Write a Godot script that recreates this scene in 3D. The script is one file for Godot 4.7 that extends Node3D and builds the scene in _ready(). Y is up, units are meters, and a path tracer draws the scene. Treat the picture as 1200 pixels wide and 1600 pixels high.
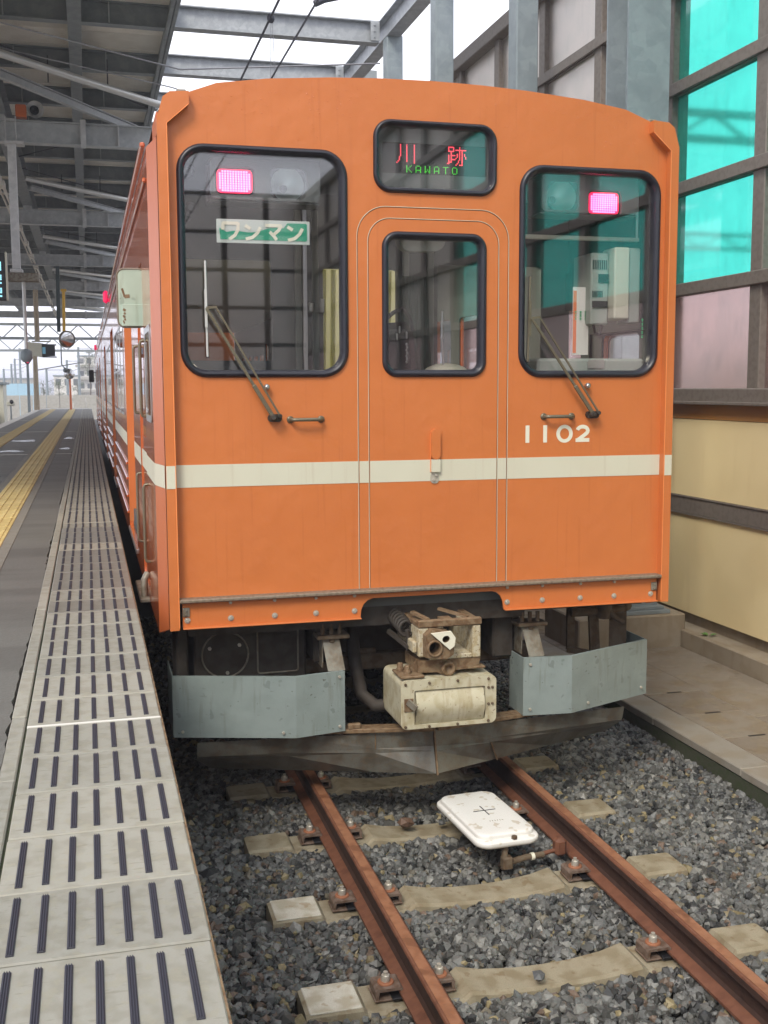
extends Node3D

# ---------------------------------------------------------------- mesh builder
class MB:
	var v := PackedVector3Array()
	var n := PackedVector3Array()
	var xf := Transform3D()

	func tri(a: Vector3, b: Vector3, c: Vector3, out: Vector3) -> void:
		a = xf * a
		b = xf * b
		c = xf * c
		out = xf.basis * out
		var g := (b - a).cross(c - a)
		if g.length_squared() < 1e-16:
			return
		if g.dot(out) > 0.0:
			var t := b
			b = c
			c = t
		else:
			g = -g
		var m := g.normalized()
		v.append_array(PackedVector3Array([a, b, c]))
		n.append_array(PackedVector3Array([m, m, m]))

	func quad(a: Vector3, b: Vector3, c: Vector3, d: Vector3, out: Vector3) -> void:
		tri(a, b, c, out)
		tri(a, c, d, out)

	func stri(a: Vector3, b: Vector3, c: Vector3, na: Vector3, nb: Vector3, nc: Vector3) -> void:
		var g := (b - a).cross(c - a)
		if g.length_squared() < 1e-18:
			return
		if (g.dot(na + nb + nc) > 0.0) != (xf.basis.determinant() < 0.0):
			v.append_array(PackedVector3Array([xf * a, xf * c, xf * b]))
			n.append_array(PackedVector3Array([(xf.basis * na).normalized(), (xf.basis * nc).normalized(), (xf.basis * nb).normalized()]))
		else:
			v.append_array(PackedVector3Array([xf * a, xf * b, xf * c]))
			n.append_array(PackedVector3Array([(xf.basis * na).normalized(), (xf.basis * nb).normalized(), (xf.basis * nc).normalized()]))

	# box about c of size s with chamfer b, turned by r
	func box(c: Vector3, s: Vector3, b := 0.0, r := Basis()) -> void:
		var keep := xf
		xf = xf * Transform3D(r, c)
		var h := s * 0.5
		b = minf(b, minf(h.x, minf(h.y, h.z)) * 0.9)
		for ax in 3:
			var u := (ax + 1) % 3
			var w := (ax + 2) % 3
			for sg in [-1.0, 1.0]:
				var p := []
				for q in [[-1, -1], [1, -1], [1, 1], [-1, 1]]:
					var e := Vector3()
					e[ax] = sg * h[ax]
					e[u] = q[0] * (h[u] - b)
					e[w] = q[1] * (h[w] - b)
					p.append(e)
				var o := Vector3()
				o[ax] = sg
				quad(p[0], p[1], p[2], p[3], o)
		if b > 0.0:
			for ax in 3:
				var u := (ax + 1) % 3
				var w := (ax + 2) % 3
				for su in [-1.0, 1.0]:
					for sw in [-1.0, 1.0]:
						var p := []
						for q in [[-1, 0], [1, 0], [1, 1], [-1, 1]]:
							var e := Vector3()
							e[ax] = q[0] * (h[ax] - b)
							e[u] = su * (h[u] - (b if q[1] == 0 else 0.0))
							e[w] = sw * (h[w] - (0.0 if q[1] == 0 else b))
							p.append(e)
						var o := Vector3()
						o[u] = su
						o[w] = sw
						quad(p[0], p[1], p[2], p[3], o)
			for sx in [-1.0, 1.0]:
				for sy in [-1.0, 1.0]:
					for sz in [-1.0, 1.0]:
						var sg := Vector3(sx, sy, sz)
						tri(sg * (h - Vector3(0, b, b)), sg * (h - Vector3(b, 0, b)), sg * (h - Vector3(b, b, 0)), sg)
		xf = keep

	func span(a: Vector3, b: Vector3, bev := 0.0) -> void:   # box between two corners
		box((a + b) * 0.5, (b - a).abs(), bev)

	func bar(a: Vector3, b: Vector3, w: float, h: float, up := Vector3.UP, bev := 0.0) -> void:   # square bar from a to b
		var z := (b - a).normalized()
		if absf(z.dot(up)) > 0.98:
			up = Vector3(0, 0, 1) if absf(z.z) < 0.9 else Vector3(1, 0, 0)
		var x := up.cross(z).normalized()
		var y := z.cross(x)
		box((a + b) * 0.5, Vector3(w, h, a.distance_to(b)), bev, Basis(x, y, z))

	func loft(loops: Array, closed := true, flip := false, caps := false) -> void:
		var k: int = loops[0].size()
		var m := loops.size()
		var nn := []
		for i in m:
			var row := PackedVector3Array()
			row.resize(k)
			nn.append(row)
		var kk := k if closed else k - 1
		for i in m - 1:
			for j in kk:
				var j2 := (j + 1) % k
				var g: Vector3 = (loops[i][j2] - loops[i][j]).cross(loops[i + 1][j] - loops[i][j])
				var g2: Vector3 = (loops[i + 1][j] - loops[i + 1][j2]).cross(loops[i][j2] - loops[i + 1][j2])
				if flip:
					g = -g
					g2 = -g2
				nn[i][j] += g
				nn[i][j2] += g + g2
				nn[i + 1][j] += g + g2
				nn[i + 1][j2] += g2
		for i in m - 1:
			for j in kk:
				var j2 := (j + 1) % k
				stri(loops[i][j], loops[i][j2], loops[i + 1][j2], nn[i][j], nn[i][j2], nn[i + 1][j2])
				stri(loops[i][j], loops[i + 1][j2], loops[i + 1][j], nn[i][j], nn[i + 1][j2], nn[i + 1][j])
		if caps:
			for e in [0, m - 1]:
				var c := Vector3()
				for p in loops[e]:
					c += p
				c /= k
				var o: Vector3 = loops[0][0] - loops[1][0] if e == 0 else loops[m - 1][0] - loops[m - 2][0]
				for j in kk:
					tri(c, loops[e][j], loops[e][(j + 1) % k], o)

	func tube(path: Array, r: float, sides := 8, r2 := -1.0) -> void:
		var loops := []
		var up := Vector3.UP
		for i in path.size():
			var d: Vector3 = (path[mini(i + 1, path.size() - 1)] - path[maxi(i - 1, 0)]).normalized()
			if i == 0 and absf(d.dot(up)) > 0.9:
				up = Vector3.RIGHT
			var x := up.cross(d).normalized()
			up = d.cross(x).normalized()
			var rr := r if r2 < 0 else lerpf(r, r2, float(i) / (path.size() - 1))
			var l := PackedVector3Array()
			for j in sides:
				var a := TAU * j / sides
				l.append(path[i] + (x * cos(a) + up * sin(a)) * rr)
			loops.append(l)
		loft(loops, true, true, true)

	# profile of (radius, along) pairs turned about the y axis of t
	func lathe(prof: Array, segs: int, t: Transform3D, caps := true) -> void:
		var keep := xf
		xf = xf * t
		var loops := []
		for p in prof:
			var l := PackedVector3Array()
			for j in segs:
				var a := TAU * j / segs
				l.append(Vector3(cos(a) * p.x, p.y, sin(a) * p.x))
			loops.append(l)
		loft(loops, true, true, caps)
		xf = keep

	# flat plate of a 2D outline with holes between z0 and z1
	func plate(outer: PackedVector2Array, holes: Array, z0: float, z1: float, back := true) -> void:
		var cuts := [-1e3]
		for h in holes:
			var c := 0.0
			for p in h:
				c += p.x / h.size()
			cuts.append(c)
		cuts.append(1e3)
		cuts.sort()
		for i in cuts.size() - 1:
			if cuts[i + 1] - cuts[i] < 1e-5:
				continue
			var strip := PackedVector2Array([Vector2(cuts[i], -1e3), Vector2(cuts[i + 1], -1e3), Vector2(cuts[i + 1], 1e3), Vector2(cuts[i], 1e3)])
			var todo: Array = Geometry2D.intersect_polygons(outer, strip)
			for h in holes:
				var next := []
				for p in todo:
					next.append_array(Geometry2D.clip_polygons(p, h))
				todo = next
			for p in todo:
				var ix := Geometry2D.triangulate_polygon(p)
				for t in range(0, ix.size(), 3):
					var a: Vector2 = p[ix[t]]
					var b: Vector2 = p[ix[t + 1]]
					var c: Vector2 = p[ix[t + 2]]
					tri(Vector3(a.x, a.y, z1), Vector3(b.x, b.y, z1), Vector3(c.x, c.y, z1), Vector3(0, 0, z1 - z0))
					if back:
						tri(Vector3(a.x, a.y, z0), Vector3(b.x, b.y, z0), Vector3(c.x, c.y, z0), Vector3(0, 0, z0 - z1))
		wall(outer, z0, z1, 1.0)
		for h in holes:
			wall(h, z0, z1, -1.0)

	func wall(loop: PackedVector2Array, z0: float, z1: float, side: float) -> void:
		var area := 0.0
		for i in loop.size():
			area += loop[i].cross(loop[(i + 1) % loop.size()])
		for i in loop.size():
			var a := loop[i]
			var b := loop[(i + 1) % loop.size()]
			var o := Vector2(b.y - a.y, a.x - b.x) * signf(area) * side
			quad(Vector3(a.x, a.y, z0), Vector3(b.x, b.y, z0), Vector3(b.x, b.y, z1), Vector3(a.x, a.y, z1), Vector3(o.x, o.y, 0))

	func ball(c: Vector3, r: Vector3, segs := 8, rings := 5) -> void:
		var loops := []
		for i in rings + 1:
			var t := PI * (0.001 + 0.998 * i / rings)
			var l := PackedVector3Array()
			for j in segs:
				var a := TAU * j / segs
				l.append(c + Vector3(cos(a) * sin(t), cos(t), sin(a) * sin(t)) * r)
			loops.append(l)
		loft(loops, true, false)

	func hex(c: Vector3, r: float, h: float, t := Basis()) -> void:   # hexagonal bolt head standing on c
		lathe([Vector2(r, 0), Vector2(r, h * 0.85), Vector2(r * 0.85, h)], 6, Transform3D(t, c))

	func mesh() -> ArrayMesh:
		var a := []
		a.resize(Mesh.ARRAY_MAX)
		a[Mesh.ARRAY_VERTEX] = v
		a[Mesh.ARRAY_NORMAL] = n
		var m := ArrayMesh.new()
		if v.size() > 0:
			m.add_surface_from_arrays(Mesh.PRIMITIVE_TRIANGLES, a)
		return m


# ---------------------------------------------------------------- naming, tagging
var taken := {}
var R := RandomNumberGenerator.new()

func fresh_name(parent: Node, called: String) -> String:
	var key := str(parent.get_instance_id()) + called
	var k: int = taken.get(key, 0)
	taken[key] = k + 1
	return called if k == 0 else "%s_%03d" % [called, k]

func tag(o: Node3D, label: String, category: String, group := "") -> Node3D:
	o.set_meta("label", label)
	o.set_meta("category", category)
	if group:
		o.set_meta("group", group)
	return o

func thing(called: String, label: String, category: String, at := Vector3.ZERO, group := "") -> Node3D:
	var o := Node3D.new()
	o.name = fresh_name(self, called)
	add_child(o, true)
	o.position = at
	return tag(o, label, category, group)

func structure(called: String, m: Mesh = null, mat: Material = null) -> Node3D:
	var o: Node3D
	if m:
		o = MeshInstance3D.new()
		o.mesh = m
		o.material_override = mat
	else:
		o = Node3D.new()
	o.name = fresh_name(self, called)
	o.set_meta("kind", "structure")
	add_child(o, true)
	return o

func part(parent: Node3D, called: String, m, mat: Material, at := Vector3.ZERO, stuff := false) -> MeshInstance3D:
	var o := MeshInstance3D.new()
	o.mesh = m.mesh() if m is MB else m
	o.material_override = mat
	o.name = fresh_name(parent, called)
	o.position = at
	if stuff:
		o.set_meta("kind", "stuff")
	parent.add_child(o, true)
	return o

func rrect(x0: float, y0: float, x1: float, y1: float, r: float, k := 6) -> PackedVector2Array:
	var p := PackedVector2Array()
	for c in [[x1 - r, y1 - r, 0], [x0 + r, y1 - r, 1], [x0 + r, y0 + r, 2], [x1 - r, y0 + r, 3]]:
		for i in k + 1:
			var a: float = PI / 2 * (c[2] + float(i) / k)
			p.append(Vector2(c[0] + cos(a) * r, c[1] + sin(a) * r))
	return p

func poly(a: Array) -> PackedVector2Array:
	var p := PackedVector2Array()
	for i in range(0, a.size(), 2):
		p.append(Vector2(a[i], a[i + 1]))
	return p

func to3(p: PackedVector2Array, z: float) -> PackedVector3Array:
	var o := PackedVector3Array()
	for q in p:
		o.append(Vector3(q.x, q.y, z))
	return o

# a rubber window gasket round a rounded rectangle: prof holds (inset, z)
func gasket(m: MB, x0: float, y0: float, x1: float, y1: float, r: float, prof: Array, k := 8) -> void:
	var loops := []
	for p in prof:
		var o: float = p[0]
		loops.append(to3(rrect(x0 + o, y0 + o, x1 - o, y1 - o, maxf(r - o, 0.004), k), p[1]))
	m.loft(loops, true, false)

# ---------------------------------------------------------------- textures and materials
var textures := {}
func bytes_of(freq: float, stretch: Vector2i, kind: int, sd: int, size: int, oct := 3) -> PackedByteArray:
	var f := FastNoiseLite.new()
	f.seed = sd
	f.noise_type = kind
	f.frequency = freq
	f.fractal_octaves = oct
	if kind == FastNoiseLite.TYPE_CELLULAR:
		f.cellular_return_type = FastNoiseLite.RETURN_CELL_VALUE
	var im := f.get_seamless_image(size / stretch.x, size / stretch.y)
	if stretch != Vector2i.ONE:
		im.resize(size, size, Image.INTERPOLATE_CUBIC)
	im.convert(Image.FORMAT_L8)
	return im.get_data()

# layers: [frequency, stretch, low, high, colour (linear multiplier), strength, kind]
func tex(key: String, base: Color, layers: Array, size := 512) -> ImageTexture:
	if textures.has(key):
		return textures[key]
	var n := size * size
	var r := PackedFloat32Array(); r.resize(n); r.fill(base.r)
	var g := PackedFloat32Array(); g.resize(n); g.fill(base.g)
	var b := PackedFloat32Array(); b.resize(n); b.fill(base.b)
	var sd := key.hash() % 1000
	for l in layers:
		sd += 7
		var d := bytes_of(l[0], l[1], l[6] if l.size() > 6 else FastNoiseLite.TYPE_SIMPLEX_SMOOTH, sd, size)
		var lut := PackedFloat32Array()
		for i in 256:
			lut.append(smoothstep(l[2], l[3], i / 255.0) * l[5])
		var c: Color = l[4]
		for i in n:
			var t := lut[d[i]]
			if t > 0.0:
				r[i] += (c.r - r[i]) * t
				g[i] += (c.g - g[i]) * t
				b[i] += (c.b - b[i]) * t
	var sr := PackedByteArray()
	for i in 1025:
		sr.append(int(clampf(Color(i / 1024.0, 0, 0).linear_to_srgb().r, 0, 1) * 255.0))
	var out := PackedByteArray()
	out.resize(n * 3)
	for i in n:
		out[i * 3] = sr[int(clampf(r[i], 0, 1) * 1024)]
		out[i * 3 + 1] = sr[int(clampf(g[i], 0, 1) * 1024)]
		out[i * 3 + 2] = sr[int(clampf(b[i], 0, 1) * 1024)]
	var t := ImageTexture.create_from_image(Image.create_from_data(size, size, false, Image.FORMAT_RGB8, out))
	textures[key] = t
	return t

# grey map (not a colour): values straight
func grey(key: String, base: float, layers: Array, size := 512) -> ImageTexture:
	if textures.has(key):
		return textures[key]
	var n := size * size
	var r := PackedFloat32Array(); r.resize(n); r.fill(base)
	var sd := key.hash() % 1000
	for l in layers:
		sd += 7
		var d := bytes_of(l[0], l[1], l[6] if l.size() > 6 else FastNoiseLite.TYPE_SIMPLEX_SMOOTH, sd, size)
		var lut := PackedFloat32Array()
		for i in 256:
			lut.append(smoothstep(l[2], l[3], i / 255.0) * l[5])
		var c: float = l[4]
		for i in n:
			r[i] += (c - r[i]) * lut[d[i]]
	var out := PackedByteArray()
	out.resize(n)
	for i in n:
		out[i] = int(clampf(r[i], 0, 1) * 255)
	var t := ImageTexture.create_from_image(Image.create_from_data(size, size, false, Image.FORMAT_L8, out))
	textures[key] = t
	return t

func lin(r: float, g: float, b: float, a := 1.0) -> Color:
	var c := Color(r, g, b).linear_to_srgb()
	c.a = a
	return c

func mat(c: Color, rough := 0.6, metal := 0.0, t: Texture2D = null, scale := 1.0, o := {}) -> StandardMaterial3D:
	var m := StandardMaterial3D.new()
	m.albedo_color = c
	m.roughness = rough
	m.metallic = metal
	m.uv1_triplanar = true
	m.uv1_world_triplanar = true
	m.uv1_scale = Vector3.ONE * scale
	m.cull_mode = BaseMaterial3D.CULL_DISABLED
	if t:
		m.albedo_texture = t
	if o.has("rough"):
		m.roughness_texture = o.rough
		m.roughness = 1.0
	if o.has("bump"):
		m.heightmap_enabled = true
		m.heightmap_texture = o.bump
		m.heightmap_scale = o.get("depth", 0.1)
	if o.has("coat"):
		m.clearcoat_enabled = true
		m.clearcoat = o.coat
		m.clearcoat_roughness = o.get("coat_rough", 0.1)
	if o.has("glow"):
		m.emission_enabled = true
		m.emission = o.glow
		m.emission_energy_multiplier = o.get("power", 1.0)
	if o.has("through"):
		m.backlight_enabled = true
		m.backlight = o.through
	if o.has("spec"):
		m.metallic_specular = o.spec
	return m

func frosted(c: Color, t: Texture2D, rough: float) -> StandardMaterial3D:   # solid ground glass, tinted
	var m := mat(c, rough, 0.0, t, 0.5)
	m.albedo_color.a = 0.12
	m.refraction_enabled = true
	m.refraction_scale = 0.045
	return m

func glass(tint := Color(1, 1, 1), alpha := 0.08) -> StandardMaterial3D:
	var m := StandardMaterial3D.new()
	m.transparency = BaseMaterial3D.TRANSPARENCY_ALPHA
	m.albedo_color = Color(tint.r, tint.g, tint.b, alpha)
	m.roughness = 0.02
	m.metallic_specular = 0.6
	m.cull_mode = BaseMaterial3D.CULL_DISABLED
	return m

var Z1 := Vector2i.ONE
var M := {}

func make_materials() -> void:
	var white := Color(1, 1, 1)
	var dark := Color(0.25, 0.2, 0.16)
	var cell := FastNoiseLite.TYPE_CELLULAR
	var val := FastNoiseLite.TYPE_VALUE
	var bump_fine := grey("bump_fine", 0.5, [[0.06, Z1, 0.2, 0.8, 1.0, 0.5], [0.2, Z1, 0.3, 0.7, 0.0, 0.5]])
	var bump_soft := grey("bump_soft", 0.5, [[0.008, Z1, 0.1, 0.9, 1.0, 0.9], [0.03, Z1, 0.2, 0.8, 0.0, 0.25]])
	var orange_t := tex("orange", white, [[0.004, Z1, 0.2, 0.9, Color(0.9, 0.86, 0.84), 0.35], [0.05, Vector2i(1, 32), 0.66, 0.97, Color(0.7, 0.58, 0.5), 0.22], [0.3, Z1, 0.88, 0.94, Color(0.5, 0.36, 0.28), 0.5]], 1024)
	var orange_r := grey("orange_rough", 0.4, [[0.01, Z1, 0.2, 0.8, 0.5, 0.8], [0.06, Z1, 0.4, 0.9, 0.34, 0.5]])
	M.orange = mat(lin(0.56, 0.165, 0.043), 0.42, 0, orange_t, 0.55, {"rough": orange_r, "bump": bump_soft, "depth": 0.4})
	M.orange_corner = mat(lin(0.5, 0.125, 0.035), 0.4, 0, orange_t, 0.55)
	M.orange_side_shaded = mat(lin(0.50, 0.115, 0.032), 0.15, 0, orange_t, 0.55, {"coat": 0.5, "coat_rough": 0.04, "spec": 0.5})  # darker than the front paint: canopy shade put into the colour
	M.orange_edge = mat(lin(0.74, 0.24, 0.07), 0.5)
	M.cream = mat(lin(0.60, 0.585, 0.47), 0.4, 0, orange_t, 0.5)
	M.letter = mat(lin(0.72, 0.70, 0.58), 0.5)
	M.gap = mat(lin(0.03, 0.015, 0.01), 0.9)
	M.rubber = mat(lin(0.012, 0.012, 0.02), 0.35, 0, null, 1, {"spec": 0.5})
	M.ledge = mat(lin(0.24, 0.19, 0.14), 0.55, 0.2, tex("ledge", white, [[0.05, Z1, 0.3, 0.8, Color(0.5, 0.45, 0.4), 0.7]]), 1.5)
	M.roof = mat(lin(0.42, 0.43, 0.42), 0.7)
	M.steel = mat(lin(0.5, 0.5, 0.5), 0.3, 0.9)
	M.bolt = mat(lin(0.5, 0.47, 0.41), 0.45, 0.5)
	M.brass = mat(lin(0.19, 0.165, 0.115), 0.4, 0.5, tex("brass", white, [[0.1, Z1, 0.4, 0.8, Color(0.4, 0.35, 0.3), 0.6]]), 3.0)
	M.glass = glass(Color(0.9, 0.95, 0.95), 0.0)
	M.cab = mat(lin(0.28, 0.31, 0.28), 0.55)
	M.cab_dark = mat(lin(0.035, 0.04, 0.045), 0.6)
	M.cab_mid = mat(lin(0.085, 0.095, 0.095), 0.55)
	M.beige = mat(lin(0.5, 0.49, 0.4), 0.5)
	M.black = mat(lin(0.01, 0.01, 0.012), 0.5)
	M.chrome = mat(lin(0.7, 0.7, 0.7), 0.12, 1.0)
	M.reflector = mat(lin(0.45, 0.5, 0.48), 0.3, 0.9)
	var grime := tex("grime", Color(0.9, 0.85, 0.8), [[0.015, Z1, 0.3, 0.75, Color(0.45, 0.32, 0.22), 0.8], [0.06, Z1, 0.5, 0.85, Color(0.9, 0.55, 0.3), 0.4], [0.2, Z1, 0.6, 0.9, Color(0.3, 0.25, 0.2), 0.5]])
	M.under = mat(lin(0.05, 0.045, 0.04), 0.75, 0, grime, 1.2)
	M.under_brown = mat(lin(0.15, 0.12, 0.085), 0.8, 0, grime, 1.5)
	var chips := tex("chips", white, [[0.008, Z1, 0.3, 0.8, Color(0.8, 0.82, 0.8), 0.6], [0.03, Vector2i(1, 8), 0.66, 0.9, Color(0.62, 0.58, 0.5), 0.45], [0.035, Z1, 0.84, 0.88, Color(0.22, 0.17, 0.13), 0.85], [0.012, Z1, 0.82, 0.86, Color(0.5, 0.5, 0.48), 0.6]])
	M.guard = mat(lin(0.265, 0.315, 0.31), 0.42, 0.1, chips, 1.3, {"bump": bump_soft, "depth": 0.15})
	M.plough = mat(lin(0.18, 0.19, 0.18), 0.38, 0.3, grime, 0.8, {"bump": bump_soft, "depth": 0.3})
	M.arm = mat(lin(0.26, 0.26, 0.23), 0.5, 0.2, grime, 1.8)
	var worn := tex("worn", white, [[0.02, Z1, 0.35, 0.7, Color(0.78, 0.68, 0.5), 0.75], [0.04, Z1, 0.72, 0.82, Color(0.28, 0.16, 0.09), 0.85], [0.12, Z1, 0.75, 0.88, Color(0.3, 0.2, 0.14), 0.7]])
	M.coupler = mat(lin(0.5, 0.455, 0.34), 0.5, 0, worn, 2.2, {"bump": bump_fine, "depth": 0.08})
	M.coupler_brown = mat(lin(0.25, 0.185, 0.115), 0.65, 0.1, grime, 2.5, {"bump": bump_fine, "depth": 0.2})
	M.ebox = mat(lin(0.52, 0.485, 0.36), 0.42, 0, tex("ebox", white, [[0.012, Z1, 0.4, 0.8, Color(0.74, 0.68, 0.55), 0.7], [0.05, Z1, 0.76, 0.86, Color(0.4, 0.28, 0.2), 0.7], [0.03, Vector2i(1, 8), 0.6, 0.9, Color(0.55, 0.42, 0.28), 0.45]]), 1.4)
	M.rust = mat(lin(0.165, 0.066, 0.036), 0.7, 0.0, tex("rust", white, [[0.02, Z1, 0.3, 0.8, Color(0.6, 0.5, 0.45), 0.6], [0.08, Z1, 0.45, 0.85, Color(1.0, 0.85, 0.6), 0.4], [0.01, Z1, 0.62, 0.8, Color(0.5, 0.42, 0.38), 0.7]]), 1.6, {"bump": bump_fine, "depth": 0.06})
	M.rust_and_shade = mat(lin(0.045, 0.02, 0.013), 0.8, 0.0, textures.rust, 1.6, {"bump": bump_fine, "depth": 0.1})  # rust darkened nearly to black, shade of the rail sides included
	M.rail_top = mat(lin(0.31, 0.145, 0.08), 0.5, 0.15, textures.rust, 1.1)
	M.clip = mat(lin(0.21, 0.165, 0.14), 0.7, 0.2, grime, 3.0)
	M.washer = mat(lin(0.3, 0.12, 0.06), 0.7, 0.2)
	var conc := tex("concrete", white, [[0.012, Z1, 0.35, 0.75, Color(0.74, 0.72, 0.66), 0.65], [0.02, Z1, 0.6, 0.68, Color(1.0, 0.97, 0.86), 0.45], [0.05, Vector2i(4, 1), 0.72, 0.86, Color(0.6, 0.57, 0.5), 0.5], [0.3, Z1, 0.3, 0.8, Color(0.85, 0.84, 0.82), 0.4], [0.1, Z1, 0.86, 0.92, Color(0.4, 0.37, 0.33), 0.6]], 1024)
	M.block = mat(lin(0.275, 0.265, 0.228), 0.6, 0, conc, 0.9, {"bump": bump_fine, "depth": 0.05})
	M.block_b = mat(lin(0.26, 0.252, 0.218), 0.55, 0, conc, 1.1, {"bump": bump_fine, "depth": 0.05})
	M.block_c = mat(lin(0.305, 0.292, 0.25), 0.62, 0, conc, 0.8, {"bump": bump_fine, "depth": 0.05})
	M.block_wet = mat(lin(0.22, 0.207, 0.178), 0.3, 0, conc, 1.0, {"bump": bump_fine, "depth": 0.05})
	M.strip = mat(lin(0.03, 0.03, 0.045), 0.55)
	var speck := tex("speckle", white, [[0.4, Z1, 0.35, 0.75, Color(0.45, 0.43, 0.4), 0.7], [0.012, Z1, 0.35, 0.75, Color(0.72, 0.68, 0.62), 0.6]])
	M.asphalt = mat(lin(0.145, 0.14, 0.128), 0.5, 0, tex("asphalt", white, [[0.3, Z1, 0.3, 0.8, Color(0.55, 0.54, 0.52), 0.6], [0.006, Vector2i(4, 1), 0.4, 0.75, Color(0.6, 0.59, 0.58), 0.6], [0.02, Z1, 0.7, 0.85, Color(1.0, 0.98, 0.94), 0.3]], 1024), 0.33, {"bump": bump_fine, "depth": 0.15})
	M.water = mat(lin(0.06, 0.058, 0.055), 0.2, 0, null, 1, {"spec": 0.6})
	M.asphalt_border = mat(lin(0.22, 0.21, 0.185), 0.8, 0, speck, 1.5)
	var yel := tex("yellow_tile", white, [[0.02, Z1, 0.35, 0.8, Color(0.8, 0.76, 0.68), 0.7], [0.2, Z1, 0.5, 0.9, Color(0.6, 0.52, 0.4), 0.45]])
	M.yellow = mat(lin(0.60, 0.475, 0.2), 0.55, 0, yel, 1.0)
	M.yellow_b = mat(lin(0.54, 0.42, 0.17), 0.55, 0, yel, 1.3)
	M.sleeper = mat(lin(0.30, 0.262, 0.185), 0.85, 0, tex("sleeper", white, [[0.012, Z1, 0.3, 0.75, Color(0.66, 0.6, 0.5), 0.8], [0.35, Z1, 0.4, 0.85, Color(0.6, 0.56, 0.5), 0.6], [0.02, Z1, 0.7, 0.8, Color(0.5, 0.36, 0.22), 0.5]]), 1.1, {"bump": bump_fine, "depth": 0.15})
	M.sleeper_pale = mat(lin(0.58, 0.55, 0.47), 0.85, 0, textures.sleeper, 1.1, {"bump": bump_fine, "depth": 0.15})
	M.sleeper_edge = mat(lin(0.42, 0.38, 0.29), 0.8)
	M.far_bed = mat(lin(0.36, 0.345, 0.31), 0.95, 0, speck, 2.0)
	M.bed = mat(lin(0.045, 0.042, 0.038), 0.95, 0, speck, 2.0)
	M.stone = mat(lin(0.74, 0.72, 0.68), 0.5, 0, tex("stone", white, [[0.03, Z1, 0.3, 0.8, Color(0.6, 0.6, 0.62), 0.7], [0.2, Z1, 0.55, 0.9, Color(0.75, 0.7, 0.6), 0.5]], 256), 9.0)
	M.stone.vertex_color_use_as_albedo = true
	M.loose_brown = mat(lin(0.13, 0.075, 0.05), 0.6, 0, textures.stone, 9.0)
	M.loose_grey = mat(lin(0.1, 0.105, 0.11), 0.45, 0, textures.stone, 9.0)
	M.coil = mat(lin(0.72, 0.71, 0.68), 0.4, 0, tex("coil", white, [[0.008, Vector2i(1, 1), 0.74, 0.8, Color(0.6, 0.5, 0.36), 0.6], [0.15, Z1, 0.76, 0.85, Color(0.55, 0.53, 0.5), 0.4]]), 2.4)
	var gran := tex("granite", white, [[0.5, Z1, 0.3, 0.8, Color(0.5, 0.47, 0.43), 0.55], [0.006, Z1, 0.4, 0.75, Color(0.74, 0.64, 0.5), 0.5], [0.02, Z1, 0.6, 0.85, Color(0.66, 0.61, 0.55), 0.35], [0.25, Z1, 0.72, 0.85, Color(1.0, 0.98, 0.95), 0.5]])
	M.slab = mat(lin(0.25, 0.215, 0.17), 0.5, 0, gran, 0.7, {"rough": grey("slab_rough", 0.65, [[0.01, Z1, 0.45, 0.65, 0.3, 0.9]])})
	M.slab_b = mat(lin(0.225, 0.19, 0.15), 0.5, 0, gran, 0.8, {"rough": textures.slab_rough})
	M.kerb = mat(lin(0.28, 0.255, 0.215), 0.7, 0, gran, 0.9)
	M.moss = mat(lin(0.055, 0.06, 0.035), 0.95, 0, tex("moss", white, [[0.03, Z1, 0.5, 0.75, Color(0.5, 0.9, 0.2), 0.6], [0.2, Z1, 0.3, 0.8, Color(0.5, 0.45, 0.4), 0.6]]), 1.3)
	M.plinth = mat(lin(0.30, 0.255, 0.19), 0.75, 0, tex("plinth", white, [[0.012, Vector2i(1, 4), 0.5, 0.85, Color(0.62, 0.53, 0.4), 0.5], [0.01, Z1, 0.4, 0.75, Color(0.75, 0.7, 0.62), 0.5], [0.3, Z1, 0.35, 0.8, Color(0.7, 0.66, 0.6), 0.5]]), 0.9)
	M.wall_yellow = mat(lin(0.84, 0.70, 0.40), 0.45, 0, tex("panel", white, [[0.006, Z1, 0.3, 0.8, Color(0.9, 0.88, 0.84), 0.6], [0.25, Z1, 0.84, 0.92, Color(0.6, 0.52, 0.4), 0.5], [0.02, Vector2i(1, 8), 0.7, 0.98, Color(0.86, 0.82, 0.74), 0.3]]), 0.35)
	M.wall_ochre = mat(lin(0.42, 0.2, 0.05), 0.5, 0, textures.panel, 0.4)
	M.frame = mat(lin(0.19, 0.165, 0.145), 0.5, 0.1, tex("frame", white, [[0.03, Z1, 0.4, 0.8, Color(0.7, 0.66, 0.62), 0.5]]), 1.0)
	var frost := tex("frost", white, [[0.01, Z1, 0.3, 0.8, Color(0.86, 0.9, 0.9), 0.55], [0.3, Z1, 0.3, 0.8, Color(0.88, 0.9, 0.9), 0.4], [0.03, Vector2i(1, 4), 0.55, 0.9, Color(0.75, 0.8, 0.8), 0.35]])
	M.pane_green = frosted(lin(0.1, 0.8, 0.65), frost, 0.05)
	M.pane_pink = frosted(lin(0.68, 0.49, 0.455), frost, 0.2)
	M.pane_white = frosted(lin(0.70, 0.64, 0.585), frost, 0.45)
	var galv_t := tex("galv", white, [[0.04, Z1, 0.0, 1.0, Color(0.72, 0.74, 0.76), 0.8, cell], [0.01, Z1, 0.4, 0.8, Color(0.7, 0.7, 0.72), 0.5]])
	M.galv = mat(lin(0.40, 0.42, 0.44), 0.5, 0.3, galv_t, 0.8)
	M.column = mat(lin(0.26, 0.305, 0.325), 0.5, 0.15, galv_t, 0.5)
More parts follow.
